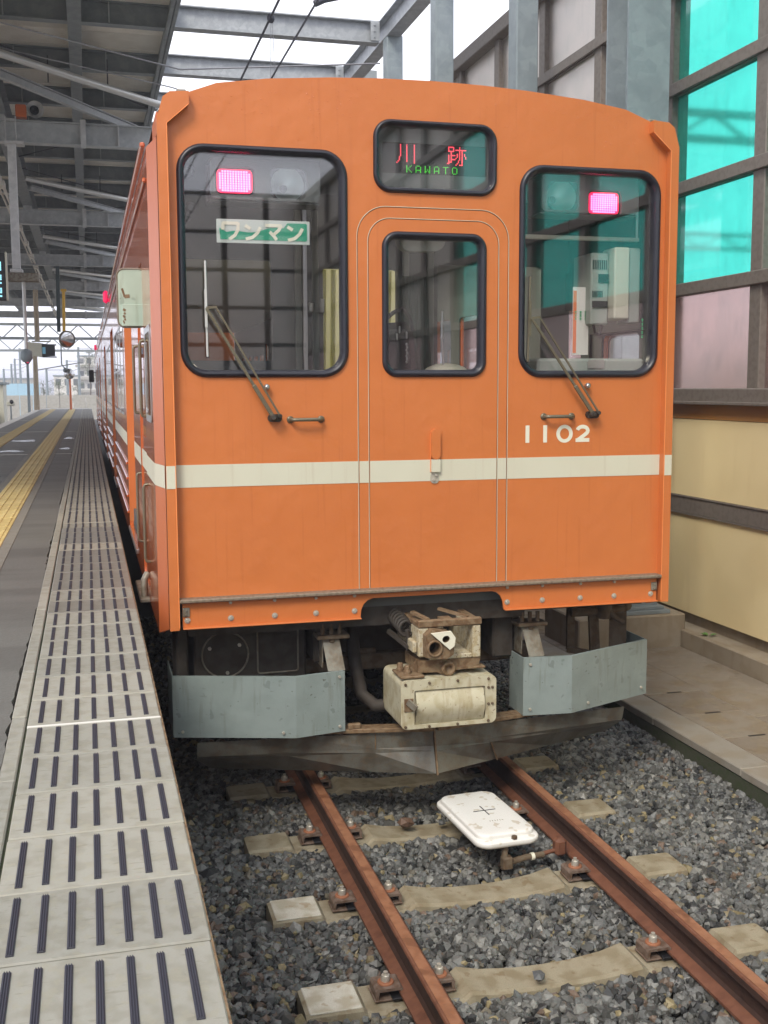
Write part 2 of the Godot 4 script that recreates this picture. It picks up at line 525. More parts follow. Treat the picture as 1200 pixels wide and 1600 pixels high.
	M.canopy_dark = mat(lin(0.24, 0.265, 0.275), 0.55, 0.0, galv_t, 0.6)
	M.canopy_beam = mat(lin(0.5, 0.52, 0.53), 0.5, 0.05, galv_t, 0.6)
	M.deck = mat(lin(0.88, 0.84, 0.76), 0.6, 0, tex("deck", white, [[0.008, Z1, 0.3, 0.8, Color(0.85, 0.83, 0.8), 0.6], [0.05, Z1, 0.75, 0.9, Color(0.7, 0.62, 0.5), 0.4]]), 0.4)
	M.deck_b = mat(lin(0.74, 0.71, 0.64), 0.6, 0, textures.deck, 0.45)
	M.pipe = mat(lin(0.6, 0.6, 0.58), 0.35, 0.4)
	M.white_paint = mat(lin(0.62, 0.62, 0.62), 0.4, 0, textures.galv, 0.5)
	M.wire = mat(lin(0.06, 0.06, 0.08), 0.5, 0.4)
	M.wire_pale = mat(lin(0.35, 0.35, 0.38), 0.5, 0.4)
	M.orange_sign = mat(lin(0.7, 0.17, 0.05), 0.5)
	M.hanger_yellow = mat(lin(0.72, 0.42, 0.03), 0.5)
	M.green_dark = mat(lin(0.03, 0.05, 0.05), 0.5)
	M.monitor = mat(lin(0.56, 0.55, 0.45), 0.5)
	M.mirror_green = mat(lin(0.40, 0.50, 0.42), 0.35, 0, chips, 1.0)
	M.rust_post = mat(lin(0.42, 0.36, 0.27), 0.7, 0, worn, 1.2)
	M.fence = mat(lin(0.36, 0.35, 0.32), 0.85, 0, textures.concrete, 0.3)
	M.pale = mat(lin(0.62, 0.6, 0.56), 0.8)
	M.ground = mat(lin(0.36, 0.345, 0.31), 0.95, 0, speck, 0.15)
	M.foliage = mat(lin(0.07, 0.10, 0.05), 0.8, 0, null, 1, {"through": Color(0.3, 0.3, 0.2)})
	M.bark = mat(lin(0.1, 0.08, 0.06), 0.9)
	M.fence_blue = mat(lin(0.32, 0.5, 0.62), 0.7)
	M.blue_sheet = mat(lin(0.25, 0.6, 0.8), 0.6)
	M.red_glow = mat(lin(0.8, 0.02, 0.12), 0.4, 0, null, 1, {"glow": Color(1.0, 0.09, 0.36), "power": 0.36})
	M.red_dot = mat(lin(0.9, 0.4, 0.6), 0.4, 0, null, 1, {"glow": Color(1.0, 0.62, 0.84), "power": 1.3})
	M.led_red = mat(lin(0.9, 0.1, 0.1), 0.4, 0, null, 1, {"glow": Color(1.0, 0.28, 0.36), "power": 1.0})
	M.led_green = mat(lin(0.1, 0.9, 0.1), 0.4, 0, null, 1, {"glow": Color(0.25, 0.85, 0.05), "power": 0.75})
	M.led_blue = mat(lin(0.4, 0.8, 0.9), 0.4, 0, null, 1, {"glow": Color(0.6, 0.92, 1.0), "power": 0.5})
	M.tube = mat(Color(1, 1, 1), 0.4, 0, null, 1, {"glow": Color(1.0, 0.97, 0.85), "power": 1.5})
	M.blind = mat(lin(0.78, 0.76, 0.12), 0.7, 0, null, 1, {"through": Color(0.9, 0.9, 0.9)})
	M.curtain = mat(lin(0.07, 0.10, 0.085), 0.8)
	M.lens = glass(Color(0.8, 0.9, 0.9), 0.02)
	M.sign_green = mat(lin(0.02, 0.30, 0.18), 0.4)
	M.sign_plate = mat(lin(0.5, 0.55, 0.53), 0.4)
	M.green_text = mat(lin(0.02, 0.4, 0.16), 0.4)
	M.leaf = mat(lin(0.09, 0.2, 0.04), 0.6, 0, null, 1, {"through": Color(0.4, 0.4, 0.3)})
	M.drop = mat(lin(0.66, 0.21, 0.075), 0.1, 0, null, 1, {"coat": 1.0, "coat_rough": 0.02})

# ---------------------------------------------------------------- the scene
func _ready() -> void:
	R.seed = 11
	# camera, sky, sun, exposure
	var cam := Camera3D.new()
	cam.name = "camera"
	cam.fov = 49.757
	cam.near = 0.05
	cam.far = 3000.0
	add_child(cam)
	cam.transform = Transform3D(Basis(Vector3(0.966065, -0.004672, 0.258258), Vector3(0.033570, 0.993627, -0.107602), Vector3(-0.256110, 0.112620, 0.960065)), Vector3(-1.70023, 2.13809, 5.37094))
	cam.current = true
	var we := WorldEnvironment.new()
	we.name = "world_environment"
	var env := Environment.new()
	var sky := Sky.new()
	var sm := ProceduralSkyMaterial.new()
	sm.sky_top_color = Color(0.95, 0.96, 1.0)
	sm.sky_horizon_color = Color(0.94, 0.95, 1.0)
	sm.sky_curve = 0.2
	sm.ground_bottom_color = Color(0.4, 0.39, 0.37)
	sm.ground_horizon_color = Color(0.7, 0.7, 0.72)
	sky.sky_material = sm
	env.background_mode = Environment.BG_SKY
	env.sky = sky
	env.background_energy_multiplier = 1.0
	env.tonemap_mode = Environment.TONE_MAPPER_LINEAR
	env.tonemap_exposure = 1.8
	env.sdfgi_enabled = true
	env.ssao_enabled = true
	env.ssil_enabled = true
	env.fog_enabled = true
	env.fog_density = 0.0022
	env.fog_light_color = Color(0.92, 0.93, 0.98)
	we.environment = env
	add_child(we)
	var sun := DirectionalLight3D.new()
	sun.name = "overcast_sun"
	sun.light_energy = 0.55
	sun.light_color = Color(1.0, 0.97, 0.92)
	sun.light_angular_distance = 20.0
	sun.shadow_enabled = true
	add_child(sun)
	sun.rotation_degrees = Vector3(-46, -36, 0)

	make_materials()
	build_ground()
	build_platform()
	build_walkway()
	build_wall()
	build_canopy()
	build_gantry()
	build_background()
	build_train()
	build_track()
	build_hung_things()


# ---------------------------------------------------------------- ground, platform, walkway
func build_ground() -> void:
	var m := MB.new()
	m.quad(Vector3(-900, -0.5, 300), Vector3(900, -0.5, 300), Vector3(900, -0.5, -1200), Vector3(-900, -0.5, -1200), Vector3.UP)
	structure("ground", m.mesh(), M.ground)
	m = MB.new()
	m.box(Vector3(0.15, -0.36, -30), Vector3(3.3, 0.24, 105), 0.02)
	structure("track_bed", m.mesh(), M.bed)
	m = MB.new()
	m.box(Vector3(-5.6, -0.36, -60), Vector3(2.6, 0.24, 165), 0.02)
	structure("ballast_of_the_far_track", m.mesh(), M.far_bed)
	# ballast
	var spots := [[], [], []]
	var tones := [[0.12, 0.125, 0.125], [0.08, 0.082, 0.08], [0.25, 0.255, 0.25], [0.16, 0.165, 0.165], [0.045, 0.048, 0.052], [0.31, 0.26, 0.15], [0.19, 0.175, 0.14], [0.18, 0.13, 0.1], [0.18, 0.19, 0.195]]
	var rocks := []
	for k in 6:
		rocks.append(rock_mesh())
	var lists := []
	for k in 6:
		lists.append([])
	var fields := [[-1.5, 1.83, 2.75, -2.2, 3000.0, 0.0215], [0.55, 1.83, -2.2, -5.5, 2200.0, 0.021], [-1.5, 0.55, -2.2, -6.0, 500.0, 0.025], [-1.62, -1.3, -9.0, -40.0, 350.0, 0.03]]
	for f in fields:
		var count := int((f[1] - f[0]) * (f[2] - f[3]) * f[4])
		for i in count:
			var x := R.randf_range(f[0], f[1])
			var z := R.randf_range(f[3], f[2])
			var top := -0.168
			for s in [-0.566, 0.566]:
				if absf(x - s) < 0.04:
					top = -0.168
			if z < 2.75 and z > -3.0 and absf(x) < 1.03:
				var d := absf(z - 0.01 - roundf((z - 0.01) / 0.75) * 0.75)
				var ax := absf(x)
				if d < 0.13:
					if ax > 0.37 and ax < 0.775:
						if d < 0.075:
							continue
						top -= 0.022
					elif d < 0.095 or R.randf() < 0.45:
						continue
					else:
						top -= 0.012
				if ax < 0.40:
					top -= 0.014
			if x > 1.45:
				top += (x - 1.45) * 0.12
			var size: float = f[5] * exp(R.randfn(0.0, 0.28))
			var y := top - absf(R.randfn(0.0, 0.018)) - size * 0.35
			var b := Basis.from_euler(Vector3(R.randf() * TAU, R.randf() * TAU, R.randf() * TAU)) * Basis.from_scale(Vector3(1.0, R.randf_range(0.55, 0.85), R.randf_range(0.7, 1.0)) * size)
			var t: Array = tones[R.randi() % tones.size()]
			if R.randf() < (0.75 if x > -0.6 else 0.5):
				t = tones[[0, 1, 2, 3, 4, 8][R.randi() % 6]]
			var w := R.randf_range(0.75, 1.25)
			lists[R.randi() % 6].append([Transform3D(b, Vector3(x, y, z)), Color(t[0] * w, t[1] * w, t[2] * w)])
	for k in 6:
		var mm := MultiMesh.new()
		mm.transform_format = MultiMesh.TRANSFORM_3D
		mm.use_colors = true
		mm.mesh = rocks[k]
		mm.instance_count = lists[k].size()
		for i in lists[k].size():
			mm.set_instance_transform(i, lists[k][i][0])
			mm.set_instance_color(i, lists[k][i][1])
		var o := MultiMeshInstance3D.new()
		o.multimesh = mm
		o.material_override = M.stone
		o.name = fresh_name(self, "ballast")
		o.set_meta("kind", "stuff")
		tag(o, "grey crushed stone ballast around the rails and sleepers", "ballast", "crushed stone ballast")
		add_child(o, true)

func rock_mesh() -> ArrayMesh:
	var t := (1.0 + sqrt(5.0)) / 2.0
	var p := [Vector3(-1, t, 0), Vector3(1, t, 0), Vector3(-1, -t, 0), Vector3(1, -t, 0), Vector3(0, -1, t), Vector3(0, 1, t), Vector3(0, -1, -t), Vector3(0, 1, -t), Vector3(t, 0, -1), Vector3(t, 0, 1), Vector3(-t, 0, -1), Vector3(-t, 0, 1)]
	for i in p.size():
		p[i] = p[i].normalized() * R.randf_range(0.72, 1.3)
	var f := [[0, 11, 5], [0, 5, 1], [0, 1, 7], [0, 7, 10], [0, 10, 11], [1, 5, 9], [5, 11, 4], [11, 10, 2], [10, 7, 6], [7, 1, 8], [3, 9, 4], [3, 4, 2], [3, 2, 6], [3, 6, 8], [3, 8, 9], [4, 9, 5], [2, 4, 11], [6, 2, 10], [8, 6, 7], [9, 8, 1]]
	var m := MB.new()
	for q in f:
		m.tri(p[q[0]], p[q[1]], p[q[2]], p[q[0]] + p[q[1]] + p[q[2]])
	return m.mesh()

func build_platform() -> void:
	var H := 1.045
	var m := MB.new()
	m.span(Vector3(-4.3, -0.5, -57.0), Vector3(-1.54, H - 0.024, 24.0))
	m.span(Vector3(-1.54, -0.5, -57.0), Vector3(-1.505, H - 0.09, 24.0))
	var pl := structure("platform")
	part(pl, "platform_body", m, M.under)
	# asphalt with a ragged edge along the border stones
	var edge := PackedVector2Array([Vector2(-4.05, 24.0), Vector2(-4.05, -55.6)])
	var z := -55.6
	while z < 24.0:
		edge.append(Vector2(-1.983 + R.randfn(0.0, 0.0035) - 0.006 * sin(z * 1.7), z))
		z += 0.06 if z > -4 else 0.5
	m = MB.new()
	for i in range(2, edge.size() - 1):
		var a := edge[i]
		var b := edge[i + 1]
		m.quad(Vector3(a.x, H, a.y), Vector3(b.x, H, b.y), Vector3(-4.05, H, b.y), Vector3(-4.05, H, a.y), Vector3.UP)
		m.quad(Vector3(a.x, H, a.y), Vector3(b.x, H, b.y), Vector3(b.x, H - 0.02, b.y), Vector3(a.x, H - 0.02, a.y), Vector3(1, 0, 0))
	part(pl, "asphalt", m, M.asphalt)
	# edge blocks with grip strips
	var bm := MB.new()
	bm.box(Vector3.ZERO, Vector3(0.426, 0.06, 0.3065), 0.0035)
	var bmesh := bm.mesh()
	var sm := MB.new()
	sm.box(Vector3.ZERO, Vector3(0.0155, 0.006, 0.249), 0.001)
	for k in 3:
		sm.box(Vector3((k - 1) * 0.0046, 0.004, 0), Vector3(0.0022, 0.003, 0.249), 0.0006)
	var smesh := sm.mesh()
	var bmats := [M.block, M.block_b, M.block_c]
	var far := [MB.new(), MB.new(), MB.new()]
	var far_strips := MB.new()
	for k in range(-185, 75):
		var zc := 1.08 + 0.3115 * k + 0.15575
		var tilt := Vector3(R.randfn(0, 0.0008), R.randfn(0, 0.0012), 0)
		var pick := R.randi() % 3
		if k >= -18 and k <= 11:
			var o := part(pl, "edge_block", bmesh, bmats[pick] if k > -5 or k < -15 or R.randf() < 0.2 else M.block_wet, Vector3(-1.7115 + tilt.x, H - 0.029 + tilt.y, zc))
			for i in 7:
				part(o, "grip_strip", smesh, M.strip, Vector3(-0.1715 + i * 0.0566 + R.randfn(0, 0.0007), 0.0305, 0.0 + R.randfn(0, 0.001)))
		else:
			far[pick].box(Vector3(-1.7115 + tilt.x, H - 0.029 + tilt.y, zc), Vector3(0.426, 0.06, 0.307), 0.004)
			for i in 7:
				far_strips.box(Vector3(-1.883 + i * 0.0566, H + 0.0015, zc), Vector3(0.0155, 0.008, 0.249))
	for k in 3:
		part(pl, "edge_blocks_further_along", far[k], bmats[k], Vector3.ZERO, true)
	part(pl, "grip_strips_further_along", far_strips, M.strip, Vector3.ZERO, true)
	m = MB.new()
	m.span(Vector3(-1.925, H - 0.02, 1.7045), Vector3(-1.499, H + 0.0035, 1.7145), 0.001)
	part(pl, "expansion_joint", m, M.pale)
	m = MB.new()
	m.span(Vector3(-1.4985, H - 0.1, -57), Vector3(-1.4935, H - 0.004, 24))
	part(pl, "edge_angle", m, M.coupler_brown)
	m = MB.new()
	m.span(Vector3(-1.945, H - 0.02, -57), Vector3(-1.915, H - 0.011, 24))
	part(pl, "dirty_groove", m, M.moss)
	# border stones
	m = MB.new()
	m.box(Vector3.ZERO, Vector3(0.047, 0.05, 0.62), 0.004)
	var stone := m.mesh()
	var rest := MB.new()
	for k in range(-93, 36):
		var zc := 0.65 + 0.6245 * k
		if k >= -12 and k <= 6:
			part(pl, "border_stone", stone, bmats[(k + 100) % 3], Vector3(-1.956, H - 0.0235 + R.randfn(0, 0.0012), zc))
		else:
			rest.box(Vector3(-1.956, H - 0.0235, zc), Vector3(0.047, 0.05, 0.62), 0.004)
	part(pl, "border_stones_further_along", rest, M.block_b, Vector3.ZERO, true)
	# tactile paving
	m = MB.new()
	m.span(Vector3(-2.69, H - 0.01, -55.5), Vector3(-2.245, H + 0.004, 24.0))
	part(pl, "tactile_bed", m, M.asphalt_border)
	m = MB.new()
	m.box(Vector3.ZERO, Vector3(0.296, 0.02, 0.296), 0.003)
	for i in 4:
		m.box(Vector3(-0.111 + i * 0.074, 0.012, 0), Vector3(0.024, 0.008, 0.27), 0.003)
	var tile := m.mesh()
	var tr := MB.new()
	for k in range(-184, 78):
		var zc := 0.3 * k
		if k >= -46 and k <= 4:
			part(pl, "tactile_tile", tile, M.yellow if R.randf() < 0.6 else M.yellow_b, Vector3(-2.465, H + 0.0005 + R.randfn(0, 0.0006), zc))
		elif k > 4 or k < -46:
			tr.box(Vector3(-2.465, H + 0.0005, zc), Vector3(0.296, 0.02, 0.296))
			for i in 4:
				tr.box(Vector3(-2.465 - 0.111 + i * 0.074, H + 0.0125, zc), Vector3(0.024, 0.008, 0.27))
	part(pl, "tactile_tiles_further_along", tr, M.yellow, Vector3.ZERO, true)
	tr = MB.new()
	for k in range(-184, 78):
		tr.box(Vector3(-3.45, H + 0.003, 0.3 * k), Vector3(0.296, 0.02, 0.296))
		for i in 4:
			tr.box(Vector3(-3.45 - 0.111 + i * 0.074, H + 0.015, 0.3 * k), Vector3(0.024, 0.008, 0.27))
	part(pl, "tactile_tiles_of_the_far_edge", tr, M.yellow_b, Vector3.ZERO, true)
	# seams across the asphalt
	for s in [-13.95, -24.0, -34.5]:
		m = MB.new()
		m.span(Vector3(-4.05, H - 0.01, s - 0.02), Vector3(-1.985, H + 0.004, s + 0.02))
		part(pl, "joint_filler", m, M.pale)
	# shallow puddles on the asphalt
	for q in [[-3.0, -9.3, 0.2, 0.35], [-3.05, -15.0, 0.22, 0.3], [-2.12, -15.6, 0.09, 0.3], [-3.0, -19.0, 0.24, 0.45], [-2.12, -20.0, 0.09, 0.5]]:
		m = MB.new()
		var pu := PackedVector2Array()
		var ph := R.randf() * TAU
		for i in 28:
			var a := TAU * i / 28
			var k := 1.0 + 0.22 * sin(a * 3.0 + ph) + 0.12 * sin(a * 7.0 + ph * 2.0)
			pu.append(Vector2(q[0] + cos(a) * q[2] * k, q[1] + sin(a) * q[3] * k))
		m.xf = Transform3D(Basis(Vector3(1, 0, 0), Vector3(0, 0, 1), Vector3(0, 1, 0)), Vector3.ZERO)
		m.plate(pu, [], H + 0.001, H + 0.003, false)
		part(pl, "puddle", m, M.water)
	# pale far edge and end of the platform
	m = MB.new()
	m.span(Vector3(-4.33, H - 0.15, -57.0), Vector3(-4.05, H + 0.004, 24.0), 0.01)
	m.span(Vector3(-4.05, H - 0.15, -58.0), Vector3(-1.5, H + 0.006, -55.6), 0.01)
	part(pl, "concrete_border", m, M.pale)

func build_walkway() -> void:
	var w := structure("walkway")
	var m := MB.new()
	m.span(Vector3(1.80, -0.5, -45), Vector3(3.4, -0.062, 24))
	part(w, "walkway_base", m, M.moss)
	m = MB.new()
	m.box(Vector3.ZERO, Vector3(0.207, 0.05, 0.997), 0.006)
	var kerb := m.mesh()
	m = MB.new()
	m.box(Vector3.ZERO, Vector3(0.436, 0.06, 0.4955), 0.004)
	var slab := m.mesh()
	m = MB.new()
	m.box(Vector3.ZERO, Vector3(0.543, 0.06, 1.995), 0.004)
	var wide := m.mesh()
	var slot := MB.new()
	slot.box(Vector3.ZERO, Vector3(0.11, 0.003, 0.018))
	var slot_mesh := slot.mesh()
	for k in range(-40, 16):
		var zc := 0.6 + 1.0 * k
		if zc > -18.0:
			part(w, "kerb_stone", kerb, M.kerb, Vector3(1.873, -0.026 + R.randfn(0, 0.0015), zc))
	for k in range(-36, 20):
		var zc := -0.155 + 0.4985 * k
		if zc > -18.0:
			var o := part(w, "paving_slab", slab, M.slab if R.randf() < 0.5 else M.slab_b, Vector3(2.2, -0.031 + R.randfn(0, 0.0012), zc))
			part(o, "lifting_slot", slot_mesh, M.black, Vector3(0.005, 0.0305, -0.2486))
	for k in range(-9, 5):
		part(w, "gutter_slab", wide, M.slab if k % 2 else M.slab_b, Vector3(2.6925, -0.032, 0.25 + 2.0 * k))
	m = MB.new()
	m.span(Vector3(1.777, -0.6, -45), Vector3(1.802, -0.053, 24))
	part(w, "mossy_kerb_face", m, M.moss)
	# low concrete upstand below the wall
	m = MB.new()
	m.span(Vector3(2.967, -0.1, -45), Vector3(3.28, 0.14, 24), 0.008)
	part(w, "upstand", m, M.plinth)
	# plinths of the steel columns
	for z in [-2.97]:
		m = MB.new()
		m.span(Vector3(2.05, -0.05, z - 0.36), Vector3(3.01, 0.27, z + 0.33), 0.012)
		part(w, "column_plinth", m, M.plinth)
	# weeds growing in the corner
	var g := thing("weed", "small green weed in the gap between the concrete plinth and the yellow wall", "weed", Vector3(3.05, 0.14, -2.35))
	for k in 9:
		var lf := MB.new()
		var a := R.randf() * TAU
		var d := Vector3(cos(a), 0.5, sin(a)).normalized()
		var s := d.cross(Vector3.UP).normalized() * 0.016
		var p0 := d * 0.01
		var p1 := d * 0.04
		var p2 := d * R.randf_range(0.065, 0.09) - Vector3(0, 0.012, 0)
		lf.tri(p0, p1 + s, p2, Vector3.UP)
		lf.tri(p0, p1 - s, p2, Vector3.UP)
		part(g, "leaf", lf, M.leaf)

# ---------------------------------------------------------------- the wall on the right
func build_wall() -> void:
	var X := 3.12
	var t := thing("screen_wall", "tall wall of turquoise and frosted panes in brown metal frames above yellow panels", "wall", Vector3(X, 0, 0))
	var zs := []
	for k in range(-24, 18):
		zs.append(-1.97 + 1.365 * k)
	var z0: float = zs[0]
	var z1: float = zs[-1]
	var ys := [2.06, 2.93, 3.76, 4.585, 5.385, 6.25]
	var m := MB.new()
	for k in zs.size():
		m = MB.new()
		m.span(Vector3(0.0, 2.0, zs[k] - 0.075), Vector3(0.16, 6.3, zs[k] + 0.075), 0.006)
		part(t, "mullion", m, M.frame)
	for k in range(1, 5):
		m = MB.new()
		m.span(Vector3(-0.03, ys[k] - 0.05, z0), Vector3(-0.002, ys[k] + 0.05, z1), 0.005)
		m.span(Vector3(0.02, ys[k] - 0.045, z0), Vector3(0.1, ys[k] + 0.045, z1))
		part(t, "transom", m, M.frame)
	m = MB.new()
	m.span(Vector3(-0.05, 1.995, z0), Vector3(-0.002, 2.115, z1), 0.008)
	m.span(Vector3(0.002, 2.0, z0), Vector3(0.2, 2.1, z1))
	m.span(Vector3(-0.075, 1.985, z0), Vector3(-0.052, 2.01, z1), 0.004)
	part(t, "sill", m, M.frame)
	m = MB.new()
	m.span(Vector3(-0.08, 6.2, z0), Vector3(0.24, 6.37, z1), 0.01)
	part(t, "top_rail", m, M.frame)
	for k in zs.size() - 1:
		for j in 5:
			m = MB.new()
			m.span(Vector3(0.055, ys[j] + 0.03, zs[k] + 0.06), Vector3(0.067, ys[j + 1] - 0.03, zs[k + 1] - 0.06))
			var zc: float = (zs[k] + zs[k + 1]) / 2
			var pm: Material = M.pane_white
			if zc > -3.4 and zc < 8.5:
				pm = M.pane_green
			if j == 0:
				pm = M.pane_pink
			part(t, "pane", m, pm)
	# the yellow lower part
	var kz := z0 - 2.9
	while kz < z1 - 0.1:
		for r in [[0.24, 1.066], [1.222, 1.862]]:
			m = MB.new()
			m.span(Vector3(0.0, r[0], kz + 0.003), Vector3(0.04, r[1], kz + 4.092), 0.003)
			part(t, "lower_panel", m, M.wall_yellow)
		kz += 4.095
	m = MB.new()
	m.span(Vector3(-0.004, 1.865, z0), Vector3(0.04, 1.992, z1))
	part(t, "band_below_sill", m, M.wall_ochre)  # band darker and more orange than the panels below it
	m = MB.new()
	m.span(Vector3(-0.012, 1.078, z0), Vector3(0.04, 1.211, z1), 0.004)
	m.span(Vector3(-0.02, 1.211, z0), Vector3(0.04, 1.221, z1))
	m.span(Vector3(-0.02, 1.067, z0), Vector3(0.04, 1.077, z1))
	part(t, "dado_rail", m, M.frame)
	m = MB.new()
	m.span(Vector3(0.05, 0.1, z0), Vector3(0.2, 1.99, z1))
	part(t, "backing", m, M.plinth)
	# wall closing the end of the track behind
	var e := thing("end_wall", "frosted glazed wall across the end of the track", "wall", Vector3(0, 0, 19.5))
	for k in 14:
		m = MB.new()
		m.span(Vector3(-9.0 + k * 0.94 - 0.06, -0.4, -0.05), Vector3(-9.0 + k * 0.94 + 0.06, 6.4, 0.1), 0.005)
		part(e, "mullion", m, M.under)
		for j in 7:
			if k < 13:
				m = MB.new()
				m.span(Vector3(-9.0 + k * 0.94 + 0.06, 0.66 + j * 0.82, 0.0), Vector3(-9.0 + k * 0.94 + 0.88, 1.40 + j * 0.82, 0.012))
				part(e, "pane", m, M.pane_white)
	for j in 8:
		m = MB.new()
		m.span(Vector3(-9.0, 0.62 + j * 0.82 - 0.04, -0.07), Vector3(3.3, 0.62 + j * 0.82 + 0.05, -0.052))
		part(e, "transom", m, M.under)

# ---------------------------------------------------------------- canopy
func h_beam(m: MB, a: Vector3, b: Vector3, w: float, h: float, th := 0.016) -> void:
	var up := Vector3.UP
	var d := (b - a).normalized()
	if absf(d.y) > 0.9:
		up = Vector3(0, 0, 1)
	m.bar(a + up * (h / 2 - th / 2), b + up * (h / 2 - th / 2), w, th, up)
	m.bar(a - up * (h / 2 - th / 2), b - up * (h / 2 - th / 2), w, th, up)
	m.bar(a, b, th, h - 2 * th, up)

func build_canopy() -> void:
	var t := thing("platform_canopy", "steel framed canopy with a ribbed pale deck over the platform", "canopy")
	var m := MB.new()
	var z0 := -65.0
	var z1 := -2.0
	var y := 7.27
	# deck panels
	var k := 0
	var z := z0
	while z < z1:
		for r in [[-8.6, -5.2], [-5.2, -1.72], [-1.72, -0.42]]:
			m = MB.new()
			m.span(Vector3(r[0] + 0.003, y, z + 0.012), Vector3(r[1] - 0.003, y + 0.05, z + 0.748), 0.01)
			part(t, "deck_panel", m, M.deck if R.randf() < 0.6 else M.deck_b)
		z += 0.76
		k += 1
	m = MB.new()
	m.span(Vector3(-8.6, y + 0.055, z0), Vector3(-0.42, y + 0.1, z1))
	part(t, "roof_sheet", m, M.canopy_dark)
	# purlins
	var ps := []
	z = -10.5 + 2.28 * 3
	while z > z0:
		ps.append(z)
		z -= 2.28
	for pz in ps:
		m = MB.new()
		h_beam(m, Vector3(-8.6, 7.12, pz), Vector3(-0.46, 7.12, pz), 0.15, 0.3)
		var o := part(t, "purlin", m, M.canopy_dark)
		if pz > -30 and pz < -8:
			for sx in [-2.6, -1.25]:
				m = MB.new()
				m.box(Vector3(sx, 7.12, pz + 0.01), Vector3(0.014, 0.27, 0.13))
				part(o, "stiffener", m, M.canopy_beam)
	for x in [-1.7, -2.95, -5.2, -8.3]:
		m = MB.new()
		h_beam(m, Vector3(x, 7.06 if x > -2 else 6.78, z0), Vector3(x, 7.06 if x > -2 else 6.78, z1), 0.18 if x > -2 else 0.25, 0.2 if x > -2 else 0.42)
		part(t, "longitudinal_beam", m, M.canopy_dark)
	# eave channel
	m = MB.new()
	m.span(Vector3(-0.46, 6.93, z0), Vector3(-0.40, 7.4, z1), 0.01)
	m.span(Vector3(-0.52, 6.92, z0), Vector3(-0.47, 6.97, z1))
	part(t, "eave_channel", m, M.canopy_dark)
	# main beams below
	for bz in [-14.2, -23.6, -33.0, -42.4, -51.8, -61.2, -4.8]:
		m = MB.new()
		h_beam(m, Vector3(-8.4, 6.31, bz), Vector3(-0.5, 6.31, bz), 0.2, 0.36)
		var o := part(t, "main_beam", m, M.canopy_beam)
		m = MB.new()
		for sx in [-1.6, -1.05]:
			m.box(Vector3(sx, 6.31, bz), Vector3(0.02, 0.33, 0.19))
		m.box(Vector3(-1.62, 6.31, bz + 0.11), Vector3(0.09, 0.46, 0.012))
		part(o, "stiffener", m, M.white_paint)
		m = MB.new()
		for sx in [-2.95, -5.2]:
			m.span(Vector3(sx - 0.1, 6.49, bz - 0.1), Vector3(sx + 0.1, 6.57, bz + 0.1))
		part(o, "saddle", m, M.canopy_beam)
		# diagonal angles and round pipes of the wind bracing
		m = MB.new()
		m.bar(Vector3(-2.8, 6.6, bz + 2.4), Vector3(-0.5, 6.6, bz - 1.1), 0.09, 0.09)
		m.bar(Vector3(-2.8, 6.66, bz + 2.4), Vector3(-0.5, 6.66, bz - 1.1), 0.16, 0.012)
		part(t, "bracing_angle", m, M.canopy_beam)
		m = MB.new()
		m.bar(Vector3(-2.8, 6.6, bz - 1.0), Vector3(-7.9, 6.6, bz - 6.6), 0.08, 0.08)
		part(t, "bracing_angle", m, M.canopy_beam)
		m = MB.new()
		m.tube([Vector3(-2.85, 6.62, bz + 3.5), Vector3(-1.65, 6.6, bz + 2.35), Vector3(-0.42, 6.58, bz + 1.2)], 0.055, 12)
		part(t, "drain_pipe", m, M.pipe)
		m = MB.new()
		for hx in [-2.1, -1.25]:
			m.bar(Vector3(hx, 6.62, bz + 2.0), Vector3(hx, 7.0, bz + 2.0), 0.018, 0.018)
		part(t, "pipe_hanger", m, M.wire)
		m = MB.new()
		m.tube([Vector3(-2.9, 6.95, bz + 2.8), Vector3(-0.5, 6.95, bz - 0.6)], 0.012, 5)
		m.tube([Vector3(-2.9, 6.93, bz - 5.2), Vector3(-0.5, 6.93, bz - 1.8)], 0.012, 5)
		part(t, "tie_rod", m, M.wire)
		m = MB.new()
		m.bar(Vector3(-8.35, -0.5, bz), Vector3(-8.35, 6.5, bz), 0.3, 0.3, Vector3(0, 0, 1), 0.02)
		part(t, "column", m, M.column)
	# cable duct along the girder
	m = MB.new()
	m.tube([Vector3(-3.2, 6.2, z1), Vector3(-3.2, 6.2, z0)], 0.035, 8)
	m.tube([Vector3(-3.29, 6.2, z1), Vector3(-3.29, 6.2, z0)], 0.022, 6)
	var cd := part(t, "cable_duct", m, M.pale)
	z = -9.0
	while z > -60:
		m = MB.new()
		m.box(Vector3(-3.2, 6.16, z), Vector3(0.13, 0.11, 0.42), 0.01)
		part(cd, "junction_box", m, M.pale)
		z -= 3.1

